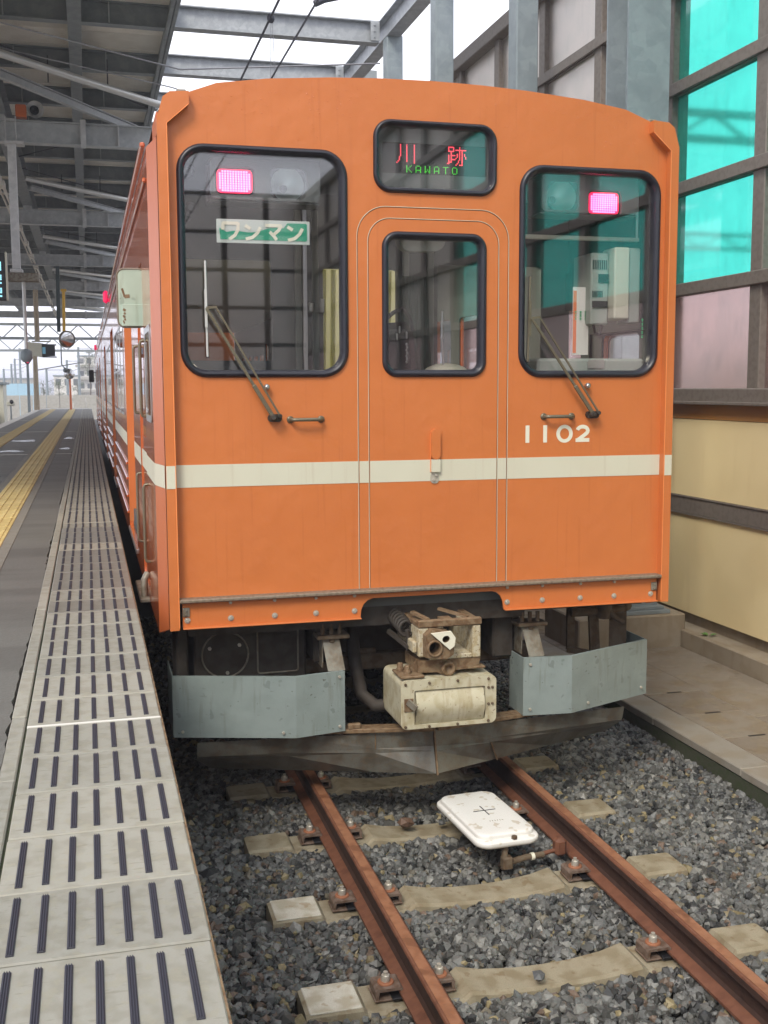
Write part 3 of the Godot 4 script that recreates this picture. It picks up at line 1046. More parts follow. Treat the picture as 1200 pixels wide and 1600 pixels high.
# ---------------------------------------------------------------- steel frame and wires over the track
func build_gantry() -> void:
	var f := thing("track_frame", "galvanised steel frame bridging the track between canopy and column row", "steel frame")
	var m := MB.new()
	var z := -10.5
	while z > -60:
		m = MB.new()
		h_beam(m, Vector3(-0.395, 7.14, z), Vector3(2.47, 7.14, z), 0.18, 0.3)
		m.box(Vector3(2.41, 7.14, z + 0.1), Vector3(0.13, 0.26, 0.02), 0.003)
		for by in [7.06, 7.14, 7.22]:
			m.hex(Vector3(2.4, by, z + 0.11), 0.014, 0.014, Basis(Vector3(1, 0, 0), PI / 2))
		part(f, "cross_beam", m, M.galv)
		z -= 2.28
	m = MB.new()
	h_beam(m, Vector3(2.58, 7.14, -62), Vector3(2.58, 7.14, 18), 0.2, 0.32)
	part(f, "longitudinal_beam", m, M.galv)
	# columns
	var zs := [-10.15, -7.92, -5.3, -20.0, -30.0]
	for i in zs.size():
		var c := thing("steel_column", ["far square steel column under the corner of the overhead frame", "middle square steel column with a cable bracket at its top", "square steel column just behind the wide one, carrying an insulator", "steel column far along the wall", "steel column farthest along the wall"][i], "column", Vector3(2.6, 0, zs[i]), "steel columns between train and wall")
		m = MB.new()
		m.span(Vector3(-0.115, 0.02, -0.115), Vector3(0.115, 7.0 if i != 1 and i != 2 else 9.2, 0.115), 0.012)
		part(c, "shaft", m, M.column)
		m = MB.new()
		m.span(Vector3(-0.2, 0.0, -0.2), Vector3(0.2, 0.025, 0.2), 0.004)
		part(c, "base_plate", m, M.column)
		if i == 1 or i == 2:
			m = MB.new()
			m.box(Vector3(0.19, 6.97 if i == 1 else 6.5, 0.1), Vector3(0.16, 0.24, 0.03), 0.01)
			part(c, "bracket", m, M.galv)
			m = MB.new()
			for k in 4:
				m.lathe([Vector2(0.02, 0), Vector2(0.06, 0.01), Vector2(0.06, 0.025), Vector2(0.02, 0.05)], 10, Transform3D(Basis(), Vector3(0.16 if i == 2 else -0.2, (7.0 if i == 1 else 6.2) + k * 0.05, 0.16)))
			part(c, "insulator", m, M.green_dark)
	var c := thing("steel_column", "wide grey steel column standing on the concrete plinth beside the train", "column", Vector3(2.63, 0.27, -2.95), "steel columns between train and wall")
	m = MB.new()
	m.span(Vector3(-0.18, 0.03, 0.17), Vector3(0.18, 9.2, 0.19))
	m.span(Vector3(-0.18, 0.03, -0.19), Vector3(0.18, 9.2, -0.17))
	part(c, "flange", m, M.column)
	m = MB.new()
	m.span(Vector3(-0.012, 0.03, -0.17), Vector3(0.012, 9.2, 0.17))
	part(c, "web", m, M.column)
	m = MB.new()
	m.span(Vector3(-0.22, 0.0, -0.25), Vector3(0.26, 0.032, 0.27), 0.004)
	m.span(Vector3(-0.2, 0.033, -0.22), Vector3(0.22, 0.06, 0.24), 0.004)
	part(c, "base_plate", m, M.column)
	# overhead wires
	var w := MB.new()
	w.tube([Vector3(0.0, 4.93, 24), Vector3(-0.03, 4.86, -4), Vector3(0.05, 4.88, -30), Vector3(0, 4.9, -120)], 0.009, 6)
	tag(part(self, "contact_wire", w, M.wire), "lower of the two overhead wires crossing the white sky", "wire", "overhead wires")
	w = MB.new()
	w.tube([Vector3(0.0, 5.75, 24), Vector3(0.0, 5.46, -2), Vector3(-0.02, 5.36, -8), Vector3(0, 5.5, -30), Vector3(0, 5.6, -120)], 0.012, 6)
	tag(part(self, "messenger_wire", w, M.wire), "upper overhead wire with a round clamp and thin hangers", "wire", "overhead wires")
	var d := thing("wire_hanger", "pair of thin hangers under a dark round clamp on the upper wire", "wire hanger", Vector3(0, 5.45, -4.85))
	m = MB.new()
	m.ball(Vector3(0, -0.03, 0), Vector3(0.035, 0.045, 0.035))
	part(d, "clamp", m, M.wire)
	m = MB.new()
	m.tube([Vector3(0, -0.05, 0), Vector3(-0.01, -0.58, 0.0)], 0.003, 5)
	m.tube([Vector3(0.02, -0.05, -0.03), Vector3(0.035, -0.58, -0.03)], 0.003, 5)
	part(d, "hanger", m, M.wire_pale)
	var arm := thing("wire_support_arm", "short pale support arm reaching over to the overhead wire", "support arm", Vector3(0.0, 4.92, -2.9))
	m = MB.new()
	m.tube([Vector3(0.05, 0.03, 0), Vector3(0.32, 0.10, 0.0), Vector3(0.8, 0.24, 0), Vector3(1.5, 0.75, 0), Vector3(2.5, 0.95, -0.1)], 0.018, 8)
	part(arm, "tube", m, M.pale)
	m = MB.new()
	m.tube([Vector3(0.0, 0.0, 0), Vector3(0.07, 0.035, 0), Vector3(0.2, 0.07, 0)], 0.025, 8)
	part(arm, "clamp", m, M.wire)
	w = MB.new()
	w.tube([Vector3(-3.2, 6.75, -9.6), Vector3(-0.4, 6.22, -9.6), Vector3(2.4, 6.62, -10.1)], 0.011, 5)
	tag(part(self, "span_wire", w, M.wire_pale), "thin cross wire strung from the canopy to the far column", "wire", "overhead wires")
	w = MB.new()
	w.tube([Vector3(-3.1, 6.85, -11.2), Vector3(-0.4, 6.35, -11.0), Vector3(0.55, 6.1, -11.0), Vector3(2.5, 5.6, -11.0)], 0.009, 5)
	tag(part(self, "guy_wire", w, M.wire_pale), "thin sloping wire passing under the canopy edge to the train roof", "wire", "overhead wires")

# ---------------------------------------------------------------- things far along the platform
func pole(called: String, label: String, category: String, at: Vector3, h: float, r: float, mt: Material, group := "") -> Node3D:
	var t := thing(called, label, category, at, group)
	var m := MB.new()
	m.tube([Vector3.ZERO, Vector3(0, h, 0)], r, 8, r * 0.75)
	part(t, "post", m, mt)
	return t

func build_background() -> void:
	var m := MB.new()
	var w := thing("concrete_wall", "low grey concrete wall beyond the far track on the left", "wall", Vector3(-6.9, -0.5, 0))
	for k in 26:
		m = MB.new()
		m.span(Vector3(-0.1, 0, -68 + k * 2.0), Vector3(0.1, 1.85, -66.02 + k * 2.0), 0.02)
		part(w, "wall_panel", m, M.fence)
	w = thing("railing_fence", "pale grey fence across the end of the station beyond the platform", "fence", Vector3(-3.5, -0.5, -95))
	for k in 12:
		m = MB.new()
		m.span(Vector3(-6 + k * 1.1, 0, -0.04), Vector3(-4.95 + k * 1.1, 2.05, 0.04), 0.01)
		part(w, "fence_panel", m, M.fence)
	w = thing("station_hut", "small pale hut with a flat roof at the left edge", "hut", Vector3(-6.75, -0.5, -61))
	m = MB.new()
	m.span(Vector3(-1.2, 0, -1.2), Vector3(0.55, 2.85, 1.2), 0.02)
	part(w, "wall", m, M.monitor)
	m = MB.new()
	m.span(Vector3(-1.3, 2.86, -1.4), Vector3(0.72, 3.0, 1.4), 0.02)
	part(w, "roof", m, M.column)
	w = thing("blue_fence", "long low bright blue sheet fence far left", "fence", Vector3(-9, -0.5, -105))
	for k in 10:
		m = MB.new()
		m.span(Vector3(-7.0 + k, 0, 0), Vector3(-6.02 + k, 3.1, 0.06), 0.01)
		part(w, "sheet", m, M.fence_blue)
	var labels := ["tall catenary pole beside the red signal", "thin catenary pole second from the left", "thin catenary pole third from the left", "leftmost far catenary pole", "slim pole behind the monitor box post", "slim grey pole near the platform mirror", "grey pole left of the white building"]
	var specs := [[-8.0, -110.0, 6.6], [-8.55, -111.0, 5.6], [-8.95, -112.0, 5.1], [-9.7, -112.0, 4.6], [-5.2, -100.0, 4.4], [-3.4, -100.0, 5.2], [-2.35, -98.0, 6.3]]
	for i in specs.size():
		var s: Array = specs[i]
		var p := pole("catenary_pole", labels[i], "pole", Vector3(s[0], -0.5, s[1]), s[2], 0.13, M.column, "far catenary poles")
		m = MB.new()
		m.bar(Vector3(0, s[2] - 0.1, 0), Vector3(1.6, s[2] - 0.1, 0), 0.06, 0.06)
		m.bar(Vector3(0, s[2] - 1.2, 0), Vector3(1.2, s[2] - 0.7, 0), 0.05, 0.05)
		part(p, "arm", m, M.wire_pale)
	# lattice gantries over the tracks
	for i in 2:
		var zz := -66.5 - i * 9.0
		var g := thing("lattice_gantry", ["nearer dark lattice gantry crossing the tracks beyond the canopy", "farther and lower lattice gantry beyond the canopy"][i], "gantry", Vector3(-3, 0, zz), "lattice gantries over the tracks")
		var lo := 5.2 - i * 0.45
		m = MB.new()
		m.bar(Vector3(-9, lo, 0), Vector3(9, lo, 0), 0.16, 0.16)
		part(g, "bottom_chord", m, M.canopy_dark)
		m = MB.new()
		m.bar(Vector3(-9, lo + 0.85, 0), Vector3(9, lo + 0.85, 0), 0.16, 0.16)
		part(g, "top_chord", m, M.canopy_dark)
		for k in 10:
			m = MB.new()
			m.bar(Vector3(-9 + k * 1.8, lo, 0), Vector3(-8.1 + k * 1.8, lo + 0.85, 0), 0.07, 0.07)
			m.bar(Vector3(-8.1 + k * 1.8, lo + 0.85, 0), Vector3(-7.2 + k * 1.8, lo, 0), 0.07, 0.07)
			part(g, "lattice", m, M.canopy_dark)
		for s in [-9.0, 9.0]:
			m = MB.new()
			m.bar(Vector3(s, -0.5, 0), Vector3(s, lo + 1.2, 0), 0.3, 0.3, Vector3(0, 0, 1))
			part(g, "leg", m, M.canopy_dark)
	# gantries and a wooded rise seen dimly through the tinted panes
	for i in 3:
		var zz: float = [-19.0, -38.0, -60.0][i]
		var g := thing("lattice_gantry", ["lattice gantry behind the turquoise panes, nearest and largest silhouette", "lattice gantry behind the turquoise panes, lower silhouette in the third row", "faint farthest lattice gantry behind the turquoise panes"][i], "gantry", Vector3(14, 0, zz), "lattice gantries behind the wall")
		for q in [["bottom_chord", 8.0], ["top_chord", 8.6]]:
			m = MB.new()
			m.bar(Vector3(-10, q[1], 0), Vector3(16, q[1], 0), 0.16, 0.16)
			part(g, q[0], m, M.canopy_dark)
		for k in 13:
			m = MB.new()
			m.bar(Vector3(-10 + k * 2.0, 8.0, 0), Vector3(-9 + k * 2.0, 8.6, 0), 0.09, 0.09)
			m.bar(Vector3(-9 + k * 2.0, 8.6, 0), Vector3(-8 + k * 2.0, 8.0, 0), 0.09, 0.09)
			part(g, "lattice", m, M.canopy_dark)
		for s in [-9.5, 15.0]:
			m = MB.new()
			m.bar(Vector3(s, -0.5, 0), Vector3(s, 9.0, 0), 0.3, 0.3, Vector3(0, 0, 1))
			part(g, "leg", m, M.canopy_dark)
	m = MB.new()
	var hl := []
	for i in 25:
		var row := PackedVector3Array()
		for j in 9:
			var u := i / 24.0
			var hh := 5.8 * sin(PI * clampf(u * 1.1, 0, 1)) * sin(PI * j / 8.0) * (0.8 + 0.2 * sin(u * 23.0))
			row.append(Vector3(24 + u * 70, -0.6 + hh, -52 - u * 25 - j * 3.0))
		hl.append(row)
	m.loft(hl, false, true)
	structure("wooded_rise", m.mesh(), M.foliage)
	# poles standing on the platform end
	var p := pole("rusty_platform_post", "grey and rusty post standing at the far end of the platform", "post", Vector3(-4.2, 1.05, -54), 3.4, 0.14, M.rust_post)
	m = MB.new()
	m.bar(Vector3(0, 2.0, 0), Vector3(2.2, 2.4, 0), 0.05, 0.05)
	part(p, "arm", m, M.wire_pale)
	p = pole("mirror_post", "round mirror on an orange post at the end of the platform", "mirror post", Vector3(-2.53, 1.05, -54), 1.75, 0.06, M.orange_sign)
	m = MB.new()
	m.lathe([Vector2(0.001, 0.03), Vector2(0.2, 0.02), Vector2(0.25, 0.0), Vector2(0.27, 0.0), Vector2(0.27, -0.04)], 24, Transform3D(Basis(Vector3(1, 0, 0), PI / 2).rotated(Vector3.UP, 0.05), Vector3(-0.02, 1.82, 0.08)))
	part(p, "mirror", m, M.chrome)
	p = pole("red_signal", "railway signal post showing a red light beyond the platform", "signal", Vector3(-4.87, -0.5, -60), 4.3, 0.09, M.column)
	m = MB.new()
	m.lathe([Vector2(0.001, 0.05), Vector2(0.17, 0.05), Vector2(0.17, 0)], 16, Transform3D(Basis(Vector3(1, 0, 0), PI / 2) * Basis.from_scale(Vector3(1, 1, 1.3)), Vector3(0.0, 4.2, 0.1)))
	part(p, "backboard", m, M.black)
	m = MB.new()
	m.ball(Vector3(0.02, 4.12, 0.16), Vector3(0.075, 0.075, 0.03), 12, 6)
	part(p, "signal_lamp", m, M.red_glow)
	p = pole("small_yellow_signal", "small dwarf signal on a short post before the concrete wall", "signal", Vector3(-5.6, -0.5, -56), 1.9, 0.05, M.column)
	m = MB.new()
	m.box(Vector3(0, 1.85, 0.05), Vector3(0.42, 0.24, 0.12), 0.04)
	part(p, "head", m, M.monitor)
	m = MB.new()
	m.ball(Vector3(0.05, 1.95, 0.1), Vector3(0.1, 0.12, 0.08), 8, 5)
	part(p, "lamp", m, M.black)
	# buildings and trees
	building("white_apartment_block", "white apartment block with balconies at the far right end of the platform", Vector3(-1.3, -0.5, -165), Vector3(3.2, 7.2, 6), M.pale, 4)
	building("low_white_house", "low white building behind the far fence", Vector3(-4.2, -0.5, -150), Vector3(3.4, 4.2, 5), M.pale, 2)
	building("grey_warehouse", "long grey warehouse far left behind the poles", Vector3(-16, -0.5, -170), Vector3(14, 4.0, 8), M.fence, 1)
	tree("tall_pine_tree", "thin tall pine tree beside the far white building", Vector3(-1.35, -0.5, -120), 6.6, 0.75, 0.55)
	tree("round_bush_tree", "low grey green tree mass beyond the far fence", Vector3(-4.6, -0.5, -118), 3.4, 1.1, 0.3)
	tree("round_bush_tree", "small grey green tree right of the orange mirror post", Vector3(-2.7, -0.5, -125), 3.2, 0.9, 0.3)
	tree("round_bush_tree", "grey green tree behind the red signal post", Vector3(-6.4, -0.5, -124), 3.3, 1.2, 0.3)
	# second track
	for s in [-1.0, 1.0]:
		var r := rail_mesh(80.0)
		tag(part(self, "rail", r, M.rust, Vector3(-5.6 + s * 0.566, 0, -40)), "rail of the far track " + ("beside the platform" if s > 0 else "beside the concrete wall"), "rail")

func building(called: String, label: String, at: Vector3, s: Vector3, mt: Material, floors: int) -> void:
	var t := thing(called, label, "building", at)
	var m := MB.new()
	m.span(Vector3(-s.x / 2, 0, -s.z / 2), Vector3(s.x / 2, s.y, s.z / 2), 0.03)
	part(t, "wall", m, mt)
	m = MB.new()
	m.span(Vector3(-s.x / 2 - 0.1, s.y + 0.003, -s.z / 2 - 0.1), Vector3(s.x / 2 + 0.1, s.y + 0.2, s.z / 2 + 0.1), 0.02)
	part(t, "roof", m, M.column)
	for f in floors:
		for k in 3:
			m = MB.new()
			var x := -s.x / 2 + s.x * (k + 0.5) / 3
			var y := s.y * (f + 0.45) / floors
			m.span(Vector3(x - s.x * 0.1, y, s.z / 2 + 0.01), Vector3(x + s.x * 0.1, y + s.y / floors * 0.4, s.z / 2 + 0.04))
			part(t, "window", m, M.cab_mid)
		if floors > 2:
			m = MB.new()
			m.span(Vector3(-s.x / 2 - 0.3, s.y * (f + 0.15) / floors, s.z / 2), Vector3(s.x / 4, s.y * (f + 0.35) / floors, s.z / 2 + 0.8))
			part(t, "balcony", m, M.fence)

func tree(called: String, label: String, at: Vector3, h: float, r: float, base: float) -> void:
	var t := thing(called, label, "tree", at)
	var m := MB.new()
	m.tube([Vector3.ZERO, Vector3(0.05, h * 0.5, 0), Vector3(-0.05, h * 0.95, 0)], 0.09, 7, 0.03)
	var clumps := []
	for k in 16:
		var y := h * R.randf_range(base, 1.0)
		var a := R.randf() * TAU
		var rr := r * R.randf_range(0.2, 0.85)
		var c := Vector3(cos(a) * rr, y, sin(a) * rr)
		m.tube([Vector3(0, y - 0.3, 0), c], 0.03, 5, 0.012)
		clumps.append(c)
	part(t, "trunk", m, M.bark)
	m = MB.new()
	for c in clumps:
		for k in 60:
			var d := Vector3(R.randfn(), R.randfn() * 0.6, R.randfn()) * r * 0.25
			var u := Vector3(R.randfn(), R.randfn(), R.randfn()).normalized() * 0.09
			var v := Vector3(R.randfn(), R.randfn(), R.randfn()).normalized() * 0.09
			m.tri(c + d, c + d + u, c + d + v, Vector3.UP)
	part(t, "crown", m, M.foliage, Vector3.ZERO, true)

# ---------------------------------------------------------------- things hung below the canopy
func build_hung_things() -> void:
	var m := MB.new()
	# departure board
	var t := thing("departure_board", "black departure board with pale blue lit characters at the left edge", "departure board", Vector3(-3.2, 3.5, -13.0))
	m = MB.new()
	m.span(Vector3(-0.55, 0, -0.12), Vector3(0.34, 0.72, 0.06), 0.01)
	part(t, "case", m, M.black)
	m = MB.new()
	m.span(Vector3(0.342, 0.0, -0.12), Vector3(0.365, 0.74, 0.07), 0.004)
	part(t, "edge_trim", m, M.monitor)
	for j in 3:
		m = MB.new()
		var gy := 0.52 - j * 0.2
		var glyph: Array = [["1111", "1001", "1111", "0001", "0001"], ["1111", "0001", "1111", "1000", "1111"], ["1111", "1001", "1111", "1000", "1111"]][j]
		for r in 5:
			for c in 4:
				if glyph[r][c] == "1":
					m.box(Vector3(0.19 + c * 0.026, gy + 0.055 - r * 0.028, 0.066), Vector3(0.024, 0.026, 0.008))
		part(t, "lit_character", m, M.led_blue)
	t = thing("sign_hanger", "white square hanger column from the canopy beam carrying a grey cross box", "hanger", Vector3(-2.76, 3.9, -14.2))
	m = MB.new()
	m.span(Vector3(-0.065, 0.2, -0.065), Vector3(0.065, 2.22, 0.065), 0.008)
	part(t, "post", m, M.white_paint)
	m = MB.new()
	m.span(Vector3(-0.11, 2.2, -0.13), Vector3(0.2, 2.25, 0.13), 0.004)
	m.span(Vector3(-0.09, 2.57, -0.13), Vector3(0.09, 2.6, 0.13), 0.004)
	for s in [-0.08, 0.08]:
		m.tube([Vector3(s, 2.2, 0.12), Vector3(s, 2.63, 0.12)], 0.012, 6)
	m.span(Vector3(-0.1, 0.14, -0.1), Vector3(0.1, 0.2, 0.1), 0.01)
	part(t, "clamp", m, M.white_paint)
	m = MB.new()
	m.span(Vector3(-0.35, 0.0, -0.1), Vector3(0.35, 0.14, 0.1), 0.01)
	part(t, "cross_box", m, M.arm)
	m = MB.new()
	m.tube([Vector3(0.1, 0.0, 0), Vector3(0.1, -1.1, 0)], 0.028, 8)
	part(t, "drop_pipe", m, M.pipe)
	m = MB.new()
	m.lathe([Vector2(0.02, 0.0), Vector2(0.09, -0.04), Vector2(0.1, -0.16), Vector2(0.06, -0.22)], 12, Transform3D(Basis(), Vector3(0.1, -1.1, 0)))
	part(t, "drop_lamp", m, M.column)
	t = thing("horn_loudspeaker", "orange and white horn loudspeaker on the canopy beam", "loudspeaker", Vector3(-2.5, 6.49, -14.2))
	m = MB.new()
	m.box(Vector3(-0.09, 0.14, 0.02), Vector3(0.17, 0.2, 0.2), 0.015)
	part(t, "body", m, M.orange_sign)
	m = MB.new()
	m.lathe([Vector2(0.04, 0.0), Vector2(0.06, 0.05), Vector2(0.13, 0.16), Vector2(0.14, 0.16), Vector2(0.125, 0.15), Vector2(0.05, 0.03), Vector2(0.03, 0.04)], 18, Transform3D(Basis(Vector3(1, 0, 0), PI / 2).rotated(Vector3.UP, 0.25), Vector3(0.1, 0.15, 0.05)))
	part(t, "horn", m, M.white_paint)
	m = MB.new()
	m.lathe([Vector2(0.075, 0.1), Vector2(0.001, 0.101)], 16, Transform3D(Basis(Vector3(1, 0, 0), PI / 2).rotated(Vector3.UP, 0.25), Vector3(0.1, 0.15, 0.05)), false)
	m.ball(Vector3(0.14, 0.15, 0.17), Vector3(0.03, 0.03, 0.03))
	part(t, "horn_throat", m, M.black)
	t = thing("round_platform_mirror", "round convex mirror hanging from yellow and dark poles under the canopy", "mirror", Vector3(-2.29, 3.75, -33.0))
	t.scale = Vector3.ONE * 1.642
	m = MB.new()
	m.tube([Vector3(-0.05, 0.12, -0.02), Vector3(-0.03, 0.95, -0.02)], 0.032, 10)
	m.box(Vector3(-0.03, 0.97, -0.02), Vector3(0.11, 0.05, 0.1), 0.008)
	part(t, "yellow_pole", m, M.hanger_yellow)
	m = MB.new()
	m.bar(Vector3(-0.15, 0.15, -0.06), Vector3(-0.13, 1.46, -0.06), 0.07, 0.07)
	part(t, "dark_pole", m, M.green_dark)
	m = MB.new()
	m.lathe([Vector2(0.001, 0.045), Vector2(0.06, 0.042), Vector2(0.12, 0.03), Vector2(0.155, 0.014)], 28, Transform3D(Basis(Vector3(1, 0, 0), PI / 2).rotated(Vector3.UP, 0.45), Vector3(0, 0, 0.01)), false)
	part(t, "mirror_glass", m, M.chrome)
	m = MB.new()
	m.lathe([Vector2(0.15, 0.02), Vector2(0.17, 0.03), Vector2(0.172, -0.01), Vector2(0.12, -0.03)], 28, Transform3D(Basis(Vector3(1, 0, 0), PI / 2).rotated(Vector3.UP, 0.45), Vector3(0, 0, 0.01)))
	part(t, "rim", m, M.brass)
	m = MB.new()
	m.tube([Vector3(-0.12, -0.1, -0.04), Vector3(-0.12, -0.5, -0.04), Vector3(-0.06, -0.58, 0)], 0.014, 6)
	m.ball(Vector3(-0.05, -0.62, 0), Vector3(0.05, 0.05, 0.05))
	part(t, "lamp_bracket", m, M.column)
	t = thing("monitor_box", "beige monitor box with a dark hooded screen hanging from a rusty post", "monitor", Vector3(-3.475, 3.425, -42.4))
	t.scale = Vector3.ONE * 2.466
	m = MB.new()
	m.tube([Vector3(-0.05, 0.26, 0), Vector3(-0.05, 1.1, 0)], 0.042, 10)
	part(t, "post", m, M.rust_post)
	m = MB.new()
	var a := [Vector3(-0.22, 0.03, 0.12), Vector3(-0.22, 0.24, 0.12), Vector3(0.02, 0.22, 0.16), Vector3(0.02, -0.01, 0.16)]
	var b := [Vector3(-0.2, 0.03, -0.14), Vector3(-0.2, 0.24, -0.14), Vector3(0.04, 0.22, -0.1), Vector3(0.04, -0.01, -0.1)]
	m.quad(a[0], a[1], a[2], a[3], Vector3(0, 0, 1))
	m.quad(b[0], b[1], b[2], b[3], Vector3(0, 0, -1))
	for i in 4:
		m.quad(a[i], a[(i + 1) % 4], b[(i + 1) % 4], b[i], a[i] - Vector3(-0.1, 0.12, 0))
	m.span(Vector3(-0.14, 0.245, -0.08), Vector3(0.16, 0.262, 0.08), 0.004)
	part(t, "case", m, M.monitor)
	m = MB.new()
	m.quad(Vector3(0.022, 0.0, 0.162), Vector3(0.022, 0.215, 0.162), Vector3(0.23, 0.19, 0.13), Vector3(0.23, 0.01, 0.13), Vector3(0, 0, 1))
	m.span(Vector3(0.03, 0.19, -0.09), Vector3(0.25, 0.205, 0.13))
	m.span(Vector3(0.03, -0.01, -0.09), Vector3(0.25, 0.004, 0.13))
	part(t, "hood", m, M.black)
	m = MB.new()
	m.box(Vector3(0.055, 0.1, 0.16), Vector3(0.05, 0.11, 0.006), 0.0, Basis(Vector3.UP, 0.15))
	part(t, "screen", m, M.blue_sheet)

# ---------------------------------------------------------------- track
func rail_mesh(l: float) -> MB:
	var m := MB.new()
	var p := poly([-0.0635, -0.153, 0.0635, -0.153, 0.0635, -0.142, 0.02, -0.125, 0.0085, -0.112, 0.0075, -0.052, 0.012, -0.042, 0.0325, -0.036, 0.0325, -0.012, 0.029, -0.005, 0.02, -0.001, -0.02, -0.001, -0.029, -0.005, -0.0325, -0.012, -0.0325, -0.036, -0.012, -0.042, -0.0075, -0.052, -0.0085, -0.112, -0.02, -0.125, -0.0635, -0.142])
	m.plate(p, [], -l / 2, l / 2)
	return m

func build_track() -> void:
	for s in [-1.0, 1.0]:
		var t := thing("rail", "rusty rail " + ("nearer the platform" if s < 0 else "nearer the walkway") + " in front of the train", "rail", Vector3(s * 0.566, 0, -17.5), "rails of the near track")
		part(t, "rail_section", rail_mesh(82.0), M.rust)
		var m := MB.new()
		m.span(Vector3(-0.021, -0.0015, -41), Vector3(0.021, 0.0005, 41))
		part(t, "running_surface", m, M.rail_top)
		m = MB.new()
		for q in [-1.0, 1.0]:
			var wp := [Vector2(0.0342, -0.0115), Vector2(0.0342, -0.037), Vector2(0.0135, -0.0435), Vector2(0.0092, -0.053), Vector2(0.0102, -0.111), Vector2(0.021, -0.1235)]
			for i in wp.size() - 1:
				m.quad(Vector3(q * wp[i].x, wp[i].y, -41), Vector3(q * wp[i].x, wp[i].y, 41), Vector3(q * wp[i + 1].x, wp[i + 1].y, 41), Vector3(q * wp[i + 1].x, wp[i + 1].y, -41), Vector3(q, 0, 0))
		part(t, "web", m, M.rust_and_shade)  # dark skin over web and head sides, their shade put into colour
	# sleepers
	var stations := [[-1.0, 0.098, -0.160], [-0.985, 0.1, -0.155], [-0.785, 0.105, -0.155], [-0.765, 0.105, -0.182], [-0.39, 0.105, -0.182], [-0.36, 0.104, -0.158], [-0.26, 0.094, -0.176], [-0.12, 0.088, -0.188], [0.0, 0.087, -0.19], [0.12, 0.088, -0.188], [0.26, 0.094, -0.176], [0.36, 0.104, -0.158], [0.39, 0.105, -0.182], [0.765, 0.105, -0.182], [0.785, 0.105, -0.155], [0.985, 0.1, -0.155], [1.0, 0.098, -0.160]]
	var m := MB.new()
	var loops := []
	for s in stations:
		var w: float = s[1]
		var y: float = s[2]
		loops.append(PackedVector3Array([Vector3(s[0], -0.34, -w - 0.03), Vector3(s[0], y - 0.012, -w), Vector3(s[0], y, -w + 0.012), Vector3(s[0], y, w - 0.012), Vector3(s[0], y - 0.012, w), Vector3(s[0], -0.34, w + 0.03)]))
	# flat shaded skin
	for i in loops.size() - 1:
		for j in 6:
			var k := (j + 1) % 6
			var mid: Vector3 = (loops[i][j] + loops[i][k]) / 2 - Vector3(loops[i][j].x, -0.25, 0)
			m.quad(loops[i][j], loops[i][k], loops[i + 1][k], loops[i + 1][j], mid)
	for e in [0, loops.size() - 1]:
		for j in range(1, 5):
			m.tri(loops[e][0], loops[e][j], loops[e][j + 1], Vector3(-1 if e == 0 else 1, 0, 0))
	var body := m.mesh()
	var cm := MB.new()   # bent spring clip reaching from the sleeper to the rail foot (towards +x)
	var prof := poly([-0.05, 0.0, -0.05, 0.036, -0.042, 0.045, 0.05, 0.045, 0.056, 0.04, 0.056, 0.012, 0.05, 0.012, 0.046, 0.034, -0.036, 0.034, -0.040, 0.0])
	cm.plate(prof, [], -0.05, 0.05)
	cm.span(Vector3(-0.055, -0.004, -0.052), Vector3(0.02, 0.004, 0.052), 0.002)
	var clip := cm.mesh()
	m = MB.new()
	m.hex(Vector3(0, 0.05, 0), 0.019, 0.026)
	m.lathe([Vector2(0.009, 0.05), Vector2(0.009, 0.088)], 8, Transform3D.IDENTITY)
	var bolt := m.mesh()
	m = MB.new()
	m.lathe([Vector2(0.032, 0.045), Vector2(0.032, 0.05), Vector2(0.028, 0.052)], 18, Transform3D.IDENTITY)
	var washer := m.mesh()
	m = MB.new()
	m.box(Vector3(0.0, 0.002, 0), Vector3(0.19, 0.01, 0.13), 0.002)
	var pad := m.mesh()
	var names := {0: "sleeper under the front of the white box", 1: "sleeper just in front of the white box", 2: "nearest full sleeper, stained orange in the middle", -1: "sleeper in the shadow under the plough blade", 3: "sleeper at the bottom edge, mostly out of view"}
	for k in range(-7, 4):
		var z := 0.75 * k + 0.01
		var t := thing("concrete_sleeper", "concrete " + names.get(k, "sleeper hidden in the dark below the train"), "sleeper", Vector3(0, 0, z), "concrete sleepers")
		part(t, "sleeper_body", body, M.sleeper if k < 2 else M.sleeper)
		if k == 1 or k == 2:
			m = MB.new()
			m.box(Vector3(-0.886, -0.157, 0), Vector3(0.2, 0.009, 0.19), 0.003)
			part(t, "pale_end_pad", m, M.sleeper_pale)
		if k < -3:
			continue
		for s in [-1.0, 1.0]:
			for q in [-1.0, 1.0]:
				var c := part(t, "rail_clip", clip, M.clip, Vector3(s * 0.566 - s * q * 0.107, -0.170, 0))
				c.rotation.y = 0.0 if s * q > 0 else PI
				part(c, "bolt", bolt, M.bolt)
				part(c, "washer", washer, M.washer)
			part(t, "rail_pad", pad, M.black, Vector3(s * 0.566, -0.166, 0))
	for q in [["loose_stone", "brown stone lying on the sleeper behind the white plate", -0.16, -0.135, 0.02, 0.042, 0.0], ["loose_stone", "small grey stone beside the brown one on the same sleeper", 0.03, -0.15, 0.03, 0.024, 1.0], ["loose_stone", "dark pointed stone resting on the front edge of the nearest sleeper", -0.07, -0.15, 1.585, 0.034, 0.5]]:
		var ls := MeshInstance3D.new()
		ls.mesh = rock_mesh()
		ls.material_override = M.loose_brown if q[6] == 0.0 else M.loose_grey
		ls.name = fresh_name(self, q[0])
		add_child(ls, true)
		ls.position = Vector3(q[2], q[3], q[4])
		ls.scale = Vector3(1.0, 0.7, 0.8) * q[5]
		ls.rotation.y = q[6] * 2.0
		tag(ls, q[1], "stone", "loose stones on the sleepers")
